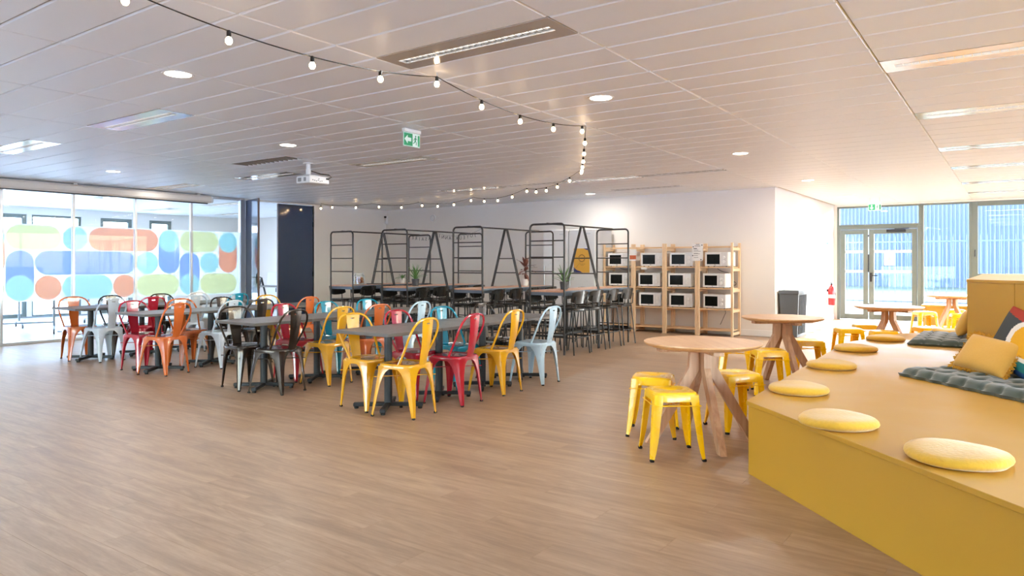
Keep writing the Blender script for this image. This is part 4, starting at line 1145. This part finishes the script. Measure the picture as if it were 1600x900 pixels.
for k, (x, y, an, lab) in enumerate(ST):
    if k == 0: st0.location = (x, y, 0); st0.rotation_euler = (0, 0, R(an)); st0['label'] = lab; st0['group'] = 'yellow metal stools at the round tables'
    else: dup(st0, (x, y, 0), R(an), lab, 'yellow metal stools at the round tables')

# ================================================================== YELLOW PLATFORM WITH CUSHIONS
PV = [(-1.36, 4.43), (-1.5, 8.3), (-1.12, 9.75), (-.55, 10.55), (.8, 11.6), (4.3, 11.6), (4.8, 5.5), (2.6, .47)]
pl = thing('seating_platform', 'large mustard yellow painted platform filling the right side', 'platform', (0, 0, 0))
def inset(poly, d):
    n = len(poly); out = []
    ar = sum(poly[i - 1][0] * poly[i][1] - poly[i][0] * poly[i - 1][1] for i in range(n)); sg_ = 1 if ar > 0 else -1
    for i in range(n):
        p0, p1, p2 = Vector(poly[i - 1]), Vector(poly[i]), Vector(poly[(i + 1) % n])
        e1, e2 = (p1 - p0).normalized(), (p2 - p1).normalized()
        n1, n2 = Vector((-e1.y, e1.x)) * sg_, Vector((-e2.y, e2.x)) * sg_
        b = (n1 + n2); b *= d / max(.2, b.dot(n1)); out.append(tuple(p1 + b))
    return out
a = MB(); rg = [(0.002, .424), (0, .426), (0, .448), (.002, .45)]
a.rings([[(x, y, z) for x, y in inset(PV, i)] for i, z in rg]); a.build('top_board', M['yellow_ply'], pl, smooth=0)
q = inset(PV, .012); q2 = inset(PV, .03)
for i in range(len(PV)):
    j = (i + 1) % len(PV)
    a = MB(); a.rings([[(q[i][0], q[i][1], z), (q[j][0], q[j][1], z), (q2[j][0], q2[j][1], z), (q2[i][0], q2[i][1], z)] for z in (0.001, .423)]); a.build('side_panel', M['yellow_ply'], pl, smooth=0)
BV = [(-.31, 6.56), (-.31, 9.75), (.5, 10.4), (2.7, 10.4), (3.2, 7.2), (1.2, 5.05)]
bk = thing('backrest_block', 'tall mustard yellow block rising from the platform at the right edge', 'block', (0, 0, .45))
q = BV; q2 = inset(BV, .02)
for i in range(len(BV)):
    j = (i + 1) % len(BV)
    L_ = (Vector(q[j]) - Vector(q[i])).length; n_ = max(1, round(L_ / .44)) if i == len(BV) - 1 or i == 0 else 1
    for s_ in range(n_):
        u0, u1 = s_ / n_ + .001, (s_ + 1) / n_ - .001
        if i == len(BV) - 1: pass
        A, B_, A2, B2 = [Vector(v) for v in (q[i], q[j], q2[i], q2[j])]
        a = MB(); a.rings([[(*A.lerp(B_, u0), z), (*A.lerp(B_, u1), z), (*A2.lerp(B2, u1), z), (*A2.lerp(B2, u0), z)] for z in (0.001, .702)]); a.build('back_panel', M['yellow_ply'], bk, smooth=0)
a = MB(); a.prism(inset(BV, -.004), .703, .724); a.build('top_board', M['yellow_ply'], bk, smooth=0)
wbn = thing('window_bench', 'long low yellow bench along the foot of the windows', 'bench', (1.6, 17.2, 0))
a = MB(); a.lohi((-3.2, -.3, .40), (3.2, .3, .44), .004); a.build('seat_board', M['yellow_ply'], wbn)
for x in (-3.15, 0, 3.15): a = MB(); a.lohi((x - .015, -.28, 0), (x + .015, .28, .40)); a.build('support', M['yellow_ply'], wbn, smooth=0)
a = MB(); a.lohi((-3.13, -.27, .02), (-.02, -.255, .398)); a.lohi((.02, -.27, .02), (3.13, -.255, .398)); a.build('front_board', M['yellow_ply'], wbn, smooth=0)

# round felt cushions
def felt_mesh(seed, r):
    rr = random.Random(seed); b = MB(); n = 40; rings = []
    ph = [rr.uniform(0, 6.28) for _ in range(3)]
    for (q, z) in [(.0, .0), (.90, .002), (.975, .012), (1.0, .022), (.985, .034), (.93, .045), (.8, .051), (.5, .053), (.2, .053)]:
        rg_ = []
        for k in range(n):
            an = 2 * PI * k / n; f = 1 + .012 * math.sin(2 * an + ph[0]) + .008 * math.sin(5 * an + ph[1])
            lift = .006 * math.sin(an * 2 + ph[2]) * q * (1 if z > .01 else .0)
            rg_.append((r * q * f * math.cos(an), r * q * f * math.sin(an), z + max(lift, -.004)))
        rings.append(rg_)
    return b.rings(rings).mesh('felt_pad', M['felt'], 60)
CU = [(-.205, 3.62, .208, 'large round felt cushion nearest the camera on the platform'), (-.763, 4.045, .197, 'round felt cushion second from the camera on the platform edge'),
      (-1.17, 4.922, .19, 'round felt cushion at the platform corner near the nearest stools'), (-1.225, 6.218, .193, 'round felt cushion fourth along the platform edge, by the second table'),
      (-1.27, 7.568, .196, 'round felt cushion fifth along the platform edge, before the low stools'), (-1.175, 8.769, .197, 'round felt cushion sixth along the edge, before the door-side table'),
      (-.64, 10.08, .21, 'furthest round felt cushion, behind the far green mat')]
for k, (x, y, r, lab) in enumerate(CU):
    tag(obj('round_cushion', felt_mesh(k, r), None, (x, y, .4505), (0, 0, R(37 * k))), lab, 'cushion', 'round mustard felt cushions on the platform')

def tufted_mat(name, label, loc, rz, L, Wd, seed):
    t = thing(name, label, 'cushion', loc, rz, 'tufted green mats on the platform')
    nx, ny = 84, 44; b = MB(); rr = random.Random(seed); top = []
    tx, ty = 8, 4
    for j in range(ny + 1):
        for i in range(nx + 1):
            u, v = i / nx, j / ny
            ex = min(u, 1 - u) * L; ey = min(v, 1 - v) * Wd; e = min(ex, ey)
            h = .068 * min(1, (e / .05)) ** .45
            cx_, cy_ = u * tx, v * ty
            dx, dy = abs(cx_ - round(cx_)), abs(cy_ - round(cy_))
            g = math.exp(-(dx * dx + dy * dy) / .035)
            cre = max(math.exp(-dx * dx / .006), math.exp(-dy * dy / .006)) * .010
            h = max(.012, h - .034 * g - cre + .006 * math.sin(23 * u + 3 * seed) * math.sin(17 * v + seed))
            if ex < 1e-6 or ey < 1e-6: h = .022
            wob = .006 * math.sin(2 * PI * u * tx) if ey < 1e-6 else 0
            wob2 = .006 * math.sin(2 * PI * v * ty) if ex < 1e-6 else 0
            top.append(((u - .5) * L + wob2, (v - .5) * Wd + wob * (1 if v > .5 else -1), h))
    o = len(top); nn = nx + 1
    fs = [(j * nn + i, j * nn + i + 1, (j + 1) * nn + i + 1, (j + 1) * nn + i) for j in range(ny) for i in range(nx)]
    b.add(top, fs)
    bd = [i for i in range(nn)] + [j * nn + nx for j in range(1, ny + 1)] + [ny * nn + i for i in range(nx - 1, -1, -1)] + [j * nn for j in range(ny - 1, 0, -1)]
    bot = [(top[i][0] * .985, top[i][1] * .975, 0.001) for i in bd]
    n = len(bd); b.add([top[i] for i in bd] + bot, [(k, (k + 1) % n, n + (k + 1) % n, n + k) for k in range(n)] + [tuple(range(2 * n - 1, n - 1, -1))])
    b.build('quilted_body', M['mat_green'], t, smooth=70)
    tu = MB()
    for i in range(1, tx):
        for j in range(1, ty): tu.lathe([(0, -.004), (.008, -.002), (.009, .004), (0, .007)], 8, ((i / tx - .5) * L, (j / ty - .5) * Wd, .036))
    tu.build('tuft_button', M['mat_green'], t)
    a = MB(); a.lohi((L / 2 - .075, -Wd / 2 - .012, .018), (L / 2 - .045, -Wd / 2 + .004, .021)); a.build('care_tag', M['paper'], t, smooth=0)
    return t
# near mat: along the block's front face; far mat: along its left face
c45 = Vector((.7071, -.7071)); n45 = Vector((.7071, .7071))
pc = Vector((-.73, 6.09)) + c45 * .60 + n45 * .30
tufted_mat('floor_mat', 'dark green tufted mat under the fringed pillow, nearest the camera', (pc.x, pc.y, .45), -PI / 4, 1.2, .60, 1)
tufted_mat('floor_mat', 'dark green tufted mat further back, left of the tall yellow block', (-.62, 8.98, .45), PI / 2, 1.2, .60, 2)

def pillow_pts(w, h, t, n=36, pinch=.06, seed=0):
    rr = random.Random(seed); ph = [rr.uniform(0, 6) for _ in range(4)]
    P = {}
    for s_ in (1, -1):
        for j in range(n + 1):
            for i in range(n + 1):
                u, v = -1 + 2 * i / n, -1 + 2 * j / n
                x = u * w / 2 * (1 - pinch * (1 - v * v) * abs(u) ** 2 * .9); y = v * h / 2 * (1 - pinch * (1 - u * u) * abs(v) ** 2 * .9)
                th = t / 2 * (max(0, 1 - u ** 4) * max(0, 1 - v ** 4)) ** .55
                th += .004 * math.sin(5 * u + ph[0] + s_) * math.sin(4 * v + ph[1]) * (1 - u * u) * (1 - v * v)
                P[(s_, i, j)] = (x, y, s_ * th)
    return P
def pillow_mesh(name, w, h, t, mats, pattern=None, n=36, seed=0):
    P = pillow_pts(w, h, t, n, seed=seed); b = MB(); ix = {}
    for (s_, i, j), p in P.items():
        edge = i in (0, n) or j in (0, n)
        key = (1 if edge else s_, i, j)
        if key not in ix: ix[key] = len(b.v); b.v.append(p)
    def I(s_, i, j): return ix[(1 if (i in (0, n) or j in (0, n)) else s_, i, j)]
    for s_ in (1, -1):
        for j in range(n):
            for i in range(n):
                q = (I(s_, i, j), I(s_, i + 1, j), I(s_, i + 1, j + 1), I(s_, i, j + 1))
                b.f.append(q if s_ > 0 else q[::-1]); b.mi.append(pattern((i + .5) / n * 2 - 1, (j + .5) / n * 2 - 1) if pattern and s_ > 0 else 0)
    return b.mesh(name, mats, 80)
def orient(o, bottom_mid, along, back, lean, hgt):
    """stand a pillow (local x = along, local y = up) on its lower edge, leaning back"""
    A = Vector((along[0], along[1], 0)).normalized(); Bk = Vector((back[0], back[1], 0)).normalized()
    up = Vector((Bk.x * math.sin(lean), Bk.y * math.sin(lean), math.cos(lean))); nrm = A.cross(up)
    Mx = Matrix((A, up, nrm)).transposed().to_4x4()
    Mx.translation = Vector(bottom_mid) + up * (hgt / 2)
    o.matrix_world = Mx
pil = thing('throw_pillow', 'mustard pillow with fringed edges leaning on the near green mat', 'pillow')
obj('pillow_body', pillow_mesh('pillow_body', .46, .29, .14, [M['must_cloth']], seed=3), pil)
fr = MB(); rr = random.Random(6)
W2, H2 = .46 / 2, .29 / 2
per = []
for k in range(90): per.append((-W2 + 2 * W2 * k / 90, H2, 0, 1)); per.append((-W2 + 2 * W2 * k / 90, -H2, 0, -1))
for k in range(60): per.append((-W2, -H2 + 2 * H2 * k / 60, -1, 0)); per.append((W2, -H2 + 2 * H2 * k / 60, 1, 0))
for (x, y, nx, ny) in per:
    pin = .06 * .9
    xx = x * (1 - pin * (1 - (y / H2) ** 2)) if nx else x; yy = y * (1 - pin * (1 - (x / W2) ** 2)) if ny else y
    p = Vector((xx - nx * .004, yy - ny * .004, rr.uniform(-.003, .003)))
    d = Vector((nx + rr.uniform(-.7, .7), ny + rr.uniform(-.7, .7), rr.uniform(-.6, .6))).normalized() * rr.uniform(.024, .04)
    fr.tube([p, p + d * .5 + Vector((0, 0, rr.uniform(-.004, .004))), p + d], [.005, .006, .003], 4)
fo = fr.build('fringe', M['fringe'], pil); fo['kind'] = 'stuff'
orient(pil, (-.25, 6.10, .525), (.42, -.30), (.93, .38), R(40), .29)
M['p_red'] = mat('cushion_rust_red', '9c3322', 0.85, var=0.1, scale=80); M['p_grey'] = mat('cushion_charcoal', '3f4343', 0.85, var=0.1, scale=80)
M['p_white'] = mat('cushion_offwhite', 'e3ddd2', 0.85, var=0.05, scale=80); M['p_yel'] = mat('cushion_yellow', 'e0a51e', 0.85, var=0.08, scale=80)
M['p_teal'] = mat('cushion_teal', '1f7470', 0.85, var=0.08, scale=80); M['p_navy'] = mat('cushion_blue', '1f4f86', 0.85, var=0.08, scale=80)
def patt(u, v):
    dc = math.hypot(u - .45, v - .12)
    if v > .62 - .18 * u and u < .45 and dc > .74: return 0
    if dc < .55 and v > -.42: return 3
    if dc < .74 and v > -.15: return 2
    if v > -.15 + .12 * u: return 1
    if v > -.52: return 2
    if v > -.80: return 4
    return 5
pc_ = thing('throw_pillow', 'square cushion printed with red, charcoal, yellow and teal shapes against the block', 'pillow')
obj('pillow_body', pillow_mesh('pillow_body', .44, .44, .14, [M['p_red'], M['p_grey'], M['p_white'], M['p_yel'], M['p_teal'], M['p_navy']], patt, 64, 5), pc_)
orient(pc_, (-.02, 6.05, .535), (.72, -.69), (.69, .72), R(20), .44)
pc_.matrix_world = pc_.matrix_world @ Matrix.Rotation(R(-16), 4, 'Z')
pr_ = thing('throw_pillow', 'dark red cushion cut off by the right edge of the photo', 'pillow')
obj('pillow_body', pillow_mesh('pillow_body', .40, .40, .13, [M['p_red']], None, 36, 8), pr_)
pr_.matrix_world = Matrix.Translation((.30, 5.50, .69)) @ Matrix.Rotation(-PI / 4, 4, 'Z') @ Matrix.Rotation(PI / 2 - R(28), 4, 'X') @ Matrix.Rotation(R(28), 4, 'Z')
pb_ = thing('throw_pillow', 'beige pillow barely showing beside the block on the far mat', 'pillow')
obj('pillow_body', pillow_mesh('pillow_body', .45, .30, .13, [M['must_cloth']], None, 30, 9), pb_)
orient(pb_, (-.50, 9.05, .53), (0, -1), (1, 0), R(24), .30)

# ================================================================== CEILING FITTINGS
M['mirror'] = mat('polished_aluminium', 'd2c8bc', 0.14, 0.3, var=0.02, rvar=0.03)
M['louvre'] = mat('bright_louvre', 'e6e6e6', 0.15, 0.7, var=0.03, rvar=0.05)
M['lamp'] = emit('fluorescent_tube', 'fff8ee', 1.0)
M['lamp_dim'] = emit('fluorescent_tube_dim', 'fff1dd', 2.0)
M['slot'] = mat('dark_slot', '3a3632', 0.7, var=0.1)
def area(name, parent, loc, sx, sy, power, col=(.93, .97, 1.0), shape='RECTANGLE', spread=PI):
    l = bpy.data.lights.new(name, 'AREA'); l.shape = shape; l.size = sx
    if shape in ('RECTANGLE', 'ELLIPSE'): l.size_y = sy
    l.energy = power; l.color = col; l.spread = spread
    o = bpy.data.objects.new(name, l); C.objects.link(o); o.parent = parent; o.location = loc
    return o
def make_luminaire():
    t = thing('ceiling_light', 'light', 'light')
    hx, hy = TX / 2 - .004, TY / 2 - .004; sx, sy = .585, .042
    a = MB()
    for (x0, x1, y0, y1) in ((-hx, -sx, -hy, hy), (sx, hx, -hy, hy), (-sx, sx, -hy, -sy), (-sx, sx, sy, hy)): a.lohi((x0, y0, 0), (x1, y1, .014))
    a.build('reflector_panel', M['mirror'], t, smooth=0)
    a = MB(); a.lohi((-sx, -.03, .018), (sx, .03, .024)); a.build('tube_lamp', M['lamp'], t, smooth=0)
    a = MB(); a.lohi((-sx - .01, -sy - .01, .06), (sx + .01, sy + .01, .062)); a.lohi((-sx, -sy - .002, .003), (sx, -sy, .06)); a.lohi((-sx, sy, .003), (sx, sy + .002, .06)); a.build('housing', M['louvre'], t, smooth=0)
    a = MB()
    for k in range(25): x = -sx + 2 * sx * k / 24; a.lohi((x - .002, -sy, .002), (x + .002, sy, .014))
    a.lohi((-sx, -sy, .001), (sx, -sy + .008, .006)); a.lohi((-sx, sy - .008, .001), (sx, sy, .006))
    a.build('louvre', M['louvre'], t, smooth=0)
    return t
LLAB = {(1, 4): 'long polished ceiling light with louvre strip, largest at the top middle', (4, 4): 'polished ceiling light reflecting coloured glass shapes, left of the round lights', (6, 4): 'polished ceiling light at the far left edge of the ceiling',
        (6, 14): 'polished ceiling light just left of the projector', (4, 14): 'thin lit ceiling strip below the green exit sign', (3, 24): 'thin lit ceiling strip right of the hanging bulbs near the back wall', (5, 24): 'ceiling strip light above the left high tables', (8, 14): 'small ceiling light above the projection screen housing',
        (-1, 10): 'ceiling light nearest the camera in the right-hand row', (-1, 16): 'second ceiling light of the right-hand row, greenish white', (-1, 23): 'third ceiling light of the right-hand row', (-1, 29): 'fourth ceiling light of the right-hand row', (-1, 36): 'fifth ceiling light of the right-hand row', (-1, 42): 'last ceiling light of the right-hand row, above the window'}
lu0 = make_luminaire(); KIDS[lu0.name] = [(c, []) for c in lu0.children]
for k, (ij) in enumerate(LIGHTS):
    loc = (cell_x(ij[0]), cell_y(ij[1]), H_CEIL)
    LLAB.setdefault(ij, 'ceiling light in the meeting room, %s row behind the glass, %s from the camera' % ('first' if ij[0] == 10 else 'second', {2: 'nearest', 9: 'second', 15: 'third', 22: 'fourth', 28: 'fifth'}.get(ij[1], '')))
    if k == 0: lu0.location = loc; lu0['label'] = LLAB[ij]; lu0['group'] = 'recessed ceiling lights'; lu = lu0
    else: lu = dup(lu0, loc, 0, LLAB[ij], 'recessed ceiling lights')
    area('tube_light', lu, (0, 0, .001), 1.15, .07, 12 if ij[0] > 8 else 12, (.84, .93, 1.0) if ij[0] > 8 else (1.0, .97, .92))
# slatted air grille and slot diffusers
gr = thing('air_grille', 'ceiling air grille of alternating slats left of the projector', 'grille', (cell_x(5), cell_y(11), H_CEIL))
a = MB(); hx, hy = TX / 2 - .004, TY / 2 - .004
for (x0, x1, y0, y1) in ((-hx, -hx + .05, -hy, hy), (hx - .05, hx, -hy, hy), (-hx + .05, hx - .05, -hy, -hy + .03), (-hx + .05, hx - .05, hy - .03, hy)): a.lohi((x0, y0, 0), (x1, y1, .014))
a.build('frame', M['ceiling'], gr, smooth=0)
a = MB(); a.lohi((-hx, -hy, .05), (hx, hy, .055)); a.build('backing', M['slot'], gr, smooth=0)
slat_me = MB().bar((0, -hy + .03, .02), (0, hy - .03, .02), .055, .004, up=(.7, 0, .7)).mesh('slat', M['louvre'], 0)
for k in range(13): obj('slat', slat_me, gr, (-hx + .09 + (2 * hx - .18) * k / 12, 0, 0))
SL = {(2, 24): 'dark slotted air diffuser in the ceiling, right of the last hanging bulbs', (4, 24): 'dark slotted air diffuser just behind the hanging bulbs', (3, 29): 'dark slotted air diffuser nearest the back wall'}
for ij in SLOTS:
    t = thing('slot_diffuser', SL[ij], 'diffuser', (cell_x(ij[0]), cell_y(ij[1]), H_CEIL), 0, 'slot diffusers in the ceiling')
    a = MB()
    for (y0, y1) in ((-hy, -.09), (-.03, .03), (.09, hy)): a.lohi((-hx, y0, 0), (hx, y1, .014))
    a.build('frame', M['ceiling'], t, smooth=0)
    a = MB(); a.lohi((-hx, -.0895, .004), (hx, -.0305, .01)); a.lohi((-hx, .0305, .004), (hx, .0895, .01)); a.build('backing', M['slot'], t, smooth=0)
    a = MB(); [a.lohi((-hx + .1 * k, -.088, .002), (-hx + .1 * k + .05, -.032, .0035)) or a.lohi((-hx + .1 * k + .05, .032, .002), (-hx + .1 * k + .1, .088, .0035)) for k in range(13)]; a.build('deflector', M['slot'], t, smooth=0)['kind'] = 'stuff'
# round downlights
M['led'] = emit('led_diffuser', 'fff6e8', 9.0)
DL = [(-4.82, 2.74, 'round lit downlight at the upper left, largest of the round lights'), (-6.70, 5.10, 'round lit downlight above the air grille and projector'), (-10.69, 5.10, 'round lit downlight above the glass partition at the left'),
      (-2.73, 5.10, 'round lit downlight right of the bulb string, upper middle'), (-2.73, 8.66, 'round lit downlight at right, above the microwaves'), (-2.73, 12.1, 'small round downlight near the corner of the back wall'),
      (-6.68, 12.05, 'small round downlight over the fridges'), (-2.73, 15.5, 'smallest round downlight, in front of the glass door')]
me_r = MB().lathe([(.085, .004), (.098, -.004), (.105, -.004), (.108, .0), (.108, .004)], 32).mesh('trim_ring', M['white_plastic'])
me_d = MB().lathe([(0, -.002), (.086, -.002), (.086, .003)], 32).mesh('diffuser', M['led'])
for x, y, lab in DL:
    t = thing('downlight', lab, 'light', (x, y, H_CEIL), 0, 'round ceiling downlights')
    obj('trim_ring', me_r, t); obj('diffuser', me_d, t)
    area('led_light', t, (0, 0, -.006), .16, .16, 14, (1.0, .97, .92), 'DISK')

# green exit signs
M['exit_edge'] = mat('acrylic_sign_edge', 'cfe8dc', 0.2, var=0.03); M['exit_white'] = mat('exit_white', 'e4f2ea', .5, var=.02); M['exit_green'] = mat('exit_green', '1d8a58', .5, var=.02)
def exit_sign(label, loc, rz, arrow):
    """face towards local -y; local x to the right"""
    t = thing('exit_sign', label, 'sign', loc, rz); w, h = .118, .068
    a = MB(); a.lohi((-w, -.004, -h), (w, .004, h), .002); a.build('acrylic_plate', M['exit_edge'], t)
    a = MB(); a.lohi((-w, -.02, h), (w, .02, h + .035), .004); a.build('lamp_housing', M['white_plastic'], t)
    top = H_CEIL - loc[2]
    if top > h + .06:
        a = MB(); [a.tube([(s_ * .09, 0, h + .03), (s_ * .09, 0, top)], .003, 6) for s_ in (-1, 1)]; a.build('hanger', M['alu'], t)
    a = MB(); a.lohi((-w + .006, -.0055, -h + .008), (-.004 + .012, -.0045, h - .008)); a.build('green_field', M['exit_green'], t, smooth=0)
    a = MB(); a.lohi((.010, -.0055, -h + .008), (w - .006, -.0045, h - .008)); a.build('white_field', M['exit_white'], t, smooth=0)
    a = MB()
    if arrow == 'left': pts = [(-.106, 0), (-.062, .042), (-.062, .018), (-.012, .018), (-.012, -.018), (-.062, -.018), (-.062, -.042)]
    else: pts = [(-.056, -.046), (-.02, -.006), (-.044, -.006), (-.044, .044), (-.068, .044), (-.068, -.006), (-.092, -.006)]
    a.rings([[(x, y, z) for x, z in pts] for y in (-.0065, -.0056)]); a.build('arrow', M['exit_white'], t, smooth=0)
    a = MB(); y = -.0062
    a.lohi((.082, y, -h + .012), (.108, y + .0006, h - .016))
    a.tube([(.052, y, .04), (.052, y + .001, .04)], .009, 10)
    for p, q, wd in (((.05, .028), (.046, -.006), .015), ((.05, .024), (.03, .012), .007), ((.03, .012), (.024, -.004), .006), ((.052, .024), (.07, .008), .007), ((.046, -.004), (.06, -.022), .009), ((.06, -.022), (.058, -.046), .008), ((.045, -.004), (.03, -.026), .009), ((.03, -.026), (.014, -.034), .007)):
        a.bar((p[0], y, p[1]), (q[0], y, q[1]), wd, .0008, up=(0, 1, 0))
    a.build('running_figure', M['exit_green'], t, smooth=0)
exit_sign('green exit sign with a left arrow hanging from the ceiling', (-4.87, 5.17, H_CEIL - .115), PI / 2, 'left')
exit_sign('pale green exit sign with a down arrow hanging before the glass door', (-2.33, 16.0, 2.43), 0, 'down')

# projector on its ceiling mount
pj = thing('projector', 'white projector hanging on a short pole from the ceiling', 'projector', (-7.69, 6.18, H_CEIL))
a = MB(); a.lathe([(.07, -.012), (.07, 0)], 20); a.tube([(0, 0, -.16), (0, 0, 0)], .028, 16); a.tube([(0, 0, -.14), (0, 0, -.08)], .034, 16); a.build('ceiling_mount', M['white_plastic'], pj)
a = MB(); a.lohi((-.13, -.10, -.275), (.15, .23, -.175), .012); a.build('body', M['white_plastic'], pj)
a = MB(); a.lohi((-.05, -.04, -.175), (.07, .12, -.155), .004); a.build('mount_plate', M['grey_enamel'], pj)
a = MB(); a.tube([(-.155, .12, -.225), (-.13, .12, -.225)], .035, 20); a.build('lens', M['plastic_black'], pj)
a = MB()
for y, z in ((-.05, -.235), (-.02, -.24), (.01, -.245), (.04, -.235), (.07, -.245), (.10, -.24), (.05, -.215)): a.lohi((.149, y - .008, z - .005), (.1515, y + .008, z + .006))
a.lohi((.149, .17, -.215), (.165, .21, -.195)); a.build('connector', M['plastic_black'], pj, smooth=0)
a = MB()
for k in range(6): a.lohi((-.09 + .012 * k, -.1015, -.25), (-.084 + .012 * k, -.0995, -.2))
for k in range(4): a.lohi((.03 + .012 * k, -.1015, -.25), (.036 + .012 * k, -.0995, -.2))
a.build('vent', M['slot'], pj, smooth=0)
MB().tube([(.02, .02, -.1), (.05, .05, -.115), (.10, .12, -.14), (.17, .2, -.15), (.2, .22, -.18), (.165, .19, -.205)], .006, 8).build('cable', M['plastic_black'], pj)

# projection screen housing above the glass
ps = thing('projection_screen', 'long cream projection screen housing along the top of the glass', 'screen', (XL, 4.5, 0))
M['cream'] = mat('cream_metal', 'd9cfc4', 0.45, var=0.02)
pr2 = [(.06, 2.49), (.09, 2.465), (.20, 2.47), (.225, 2.50), (.225, 2.575), (.20, 2.61), (.06, 2.61)]
a = MB(); a.rings([[(x, y, z) for x, z in pr2] for y in (-4.2, 3.44)]); a.build('housing', M['cream'], ps, smooth=30)
a = MB(); a.rings([[(x * 1.0, y, z) for x, z in pr2] for y in (3.441, 3.48)]); a.build('end_cap', M['white_plastic'], ps, smooth=30)
a = MB(); a.lohi((.12, -4.1, 2.448), (.17, 3.4, 2.468), .004); a.build('screen_bar', M['plastic_black'], ps)
for y in (-4.0, -1.5, 1.0, 3.2): a = MB(); a.lohi((.09, y - .03, 2.608), (.19, y + .03, 2.63)); a.build('bracket', M['alu'], ps)

# string of bulbs
stg = thing('string_lights', 'black cable of small glowing bulbs looping under the ceiling', 'lights')
M['bulb'] = emit('warm_bulb', 'ffd9a8', 22.0)
HK = [(-3.394, -1.2), (-3.394, 1.5), (-3.30, 3.76), (-3.33, 5.92), (-4.92, 8.62), (-6.95, 10.25), (-8.75, 11.05), (-10.5, 11.35), (-11.5, 10.95), (-12.45, 10.35), (-12.95, 10.75)]
ZH = H_CEIL - .03
cpts = []; bulbs = []
SAG = [.06, .10, .09, .075, .10, .09, .07, .05, .04, .03]
for s_ in range(len(HK) - 1):
    A, B_ = Vector(HK[s_]), Vector(HK[s_ + 1]); L_ = (B_ - A).length; n_ = max(4, int(L_ / .1))
    for k in range(n_): u = k / n_; p = A.lerp(B_, u); cpts.append((p.x, p.y, ZH - SAG[s_] * 4 * u * (1 - u)))
cpts.append((HK[-1][0], HK[-1][1], ZH))
MB().tube(cpts, .0038, 6).build('cable', M['plastic_black'], stg)
a = MB()
for (x, y) in HK: a.tube([(x, y, ZH - .004), (x, y, H_CEIL)], .004, 6)
a.build('ceiling_hook', M['alu'], stg)
b_me = MB().lathe([(0, -.072), (.010, -.070), (.0165, -.061), (.0185, -.052), (.0165, -.042), (.010, -.032), (.008, -.028)], 14).mesh('bulb', M['bulb'])
s_me = MB().lathe([(.012, -.032), (.012, -.004), (.007, .004), (0, .005)], 10).mesh('socket', M['plastic_black'])
acc = 0; nxt = .25; prev = Vector(cpts[0])
for q in cpts[1:]:
    v = Vector(q); seg = (v - prev).length
    while acc + seg >= nxt:
        p = prev.lerp(v, (nxt - acc) / seg); so = obj('bulb', b_me, stg, p); obj('socket', s_me, so); nxt += .525
    acc += seg; prev = v

# ================================================================== THINGS IN THE MEETING ROOM BEHIND THE GLASS
M['steel'] = mat('grey_steel_tube', '9fa6ab', 0.35, 0.6, var=0.05)
M['melamine'] = mat('pale_melamine_top', 'cfd0cf', 0.4, var=0.03)
def folding_table(label, loc, rz):
    t = thing('folding_table', label, 'table', loc, rz, 'folding tables in the glazed room')
    a = MB(); a.lohi((-.8, -.38, .71), (.8, .38, .735), .004); a.build('tabletop', M['melamine'], t)
    for s_ in (-1, 1):
        a = MB(); a.tube([(s_ * .62, 0, .70), (s_ * .62, 0, .12)], .022, 10); a.tube([(s_ * .62, -.32, .075), (s_ * .62, -.2, .12), (s_ * .62, .2, .12), (s_ * .62, .32, .075)], .018, 8); lo = a.build('leg', M['steel'], t)
        for y in (-.32, .32):
            a = MB(); a.tube([(s_ * .62 - .012, y, .035), (s_ * .62 + .012, y, .035)], .035, 14); a.build('caster', M['plastic_black'], lo)
    MB().tube([(-.62, 0, .2), (.62, 0, .2)], .014, 8).build('crossbar', M['steel'], t)
folding_table('folding table on casters behind the glass at the far left', (-14.9, 5.35, 0), R(68))
folding_table('second folding table behind the glass, further back', (-16.3, 6.6, 0), R(80))
folding_table('third folding table behind the middle of the glass', (-15.2, 8.3, 0), R(75))
def tube_chair(label, loc, rz):
    t = thing('visitor_chair', label, 'chair', loc, rz, 'visitor chairs in the glazed room')
    a = MB(); a.lohi((-.21, -.21, .435), (.21, .21, .46), .01); a.build('seat', M['melamine'], t)
    a = MB(); a.lohi((-.2, -.235, .58), (.2, -.215, .82), .008); a.build('backrest', M['melamine'], t)
    for s_ in (-1, 1): MB().tube([(s_ * .2, -.225, .8), (s_ * .2, -.2, .44), (s_ * .2, .2, .43), (s_ * .2, .22, .03), (s_ * .2, .2, .012), (s_ * .2, -.25, .012)], .012, 8).build('side_frame', M['steel'], t)
tube_chair('visitor chair behind the glass, left', (-14.6, 6.3, 0), R(-70)); tube_chair('visitor chair behind the glass near the door', (-15.6, 7.4, 0), R(100))
lk = thing('locker_cabinet', 'grey cabinet seen through the open navy door', 'cabinet', (-16.6, 12.55, 0))
a = MB(); a.lohi((-.45, -.25, .03), (.45, .3, 1.05), .004); a.build('body', M['grey_enamel'], lk)
for s_ in (-1, 1): a = MB(); a.lohi((s_ * .225 - .215, -.268, .05), (s_ * .225 + .215, -.252, 1.03), .003); d = a.build('door', M['grey_enamel'], lk); a = MB(); a.lohi((s_ * .05 - .008, -.285, .5), (s_ * .05 + .008, -.268, .62), .002); a.build('handle', M['black'], d)
tr = thing('trestle_table', 'dark trestle table with crossed black legs beyond the door', 'table', (-14.75, 10.9, 0), R(10))
a = MB(); a.lohi((-.7, -.35, .72), (.7, .35, .745), .004); a.build('tabletop', M['tabletop'], tr)
for s_ in (-1, 1):
    a = MB(); a.bar((s_ * .5, -.3, 0), (s_ * .5, .0, .94), .03, .03); a.build('leg', M['black'], tr); a = MB(); a.bar((s_ * .5, .3, 0), (s_ * .5, .0, .94), .03, .03); a.build('leg', M['black'], tr)
bpy.context.view_layer.update()
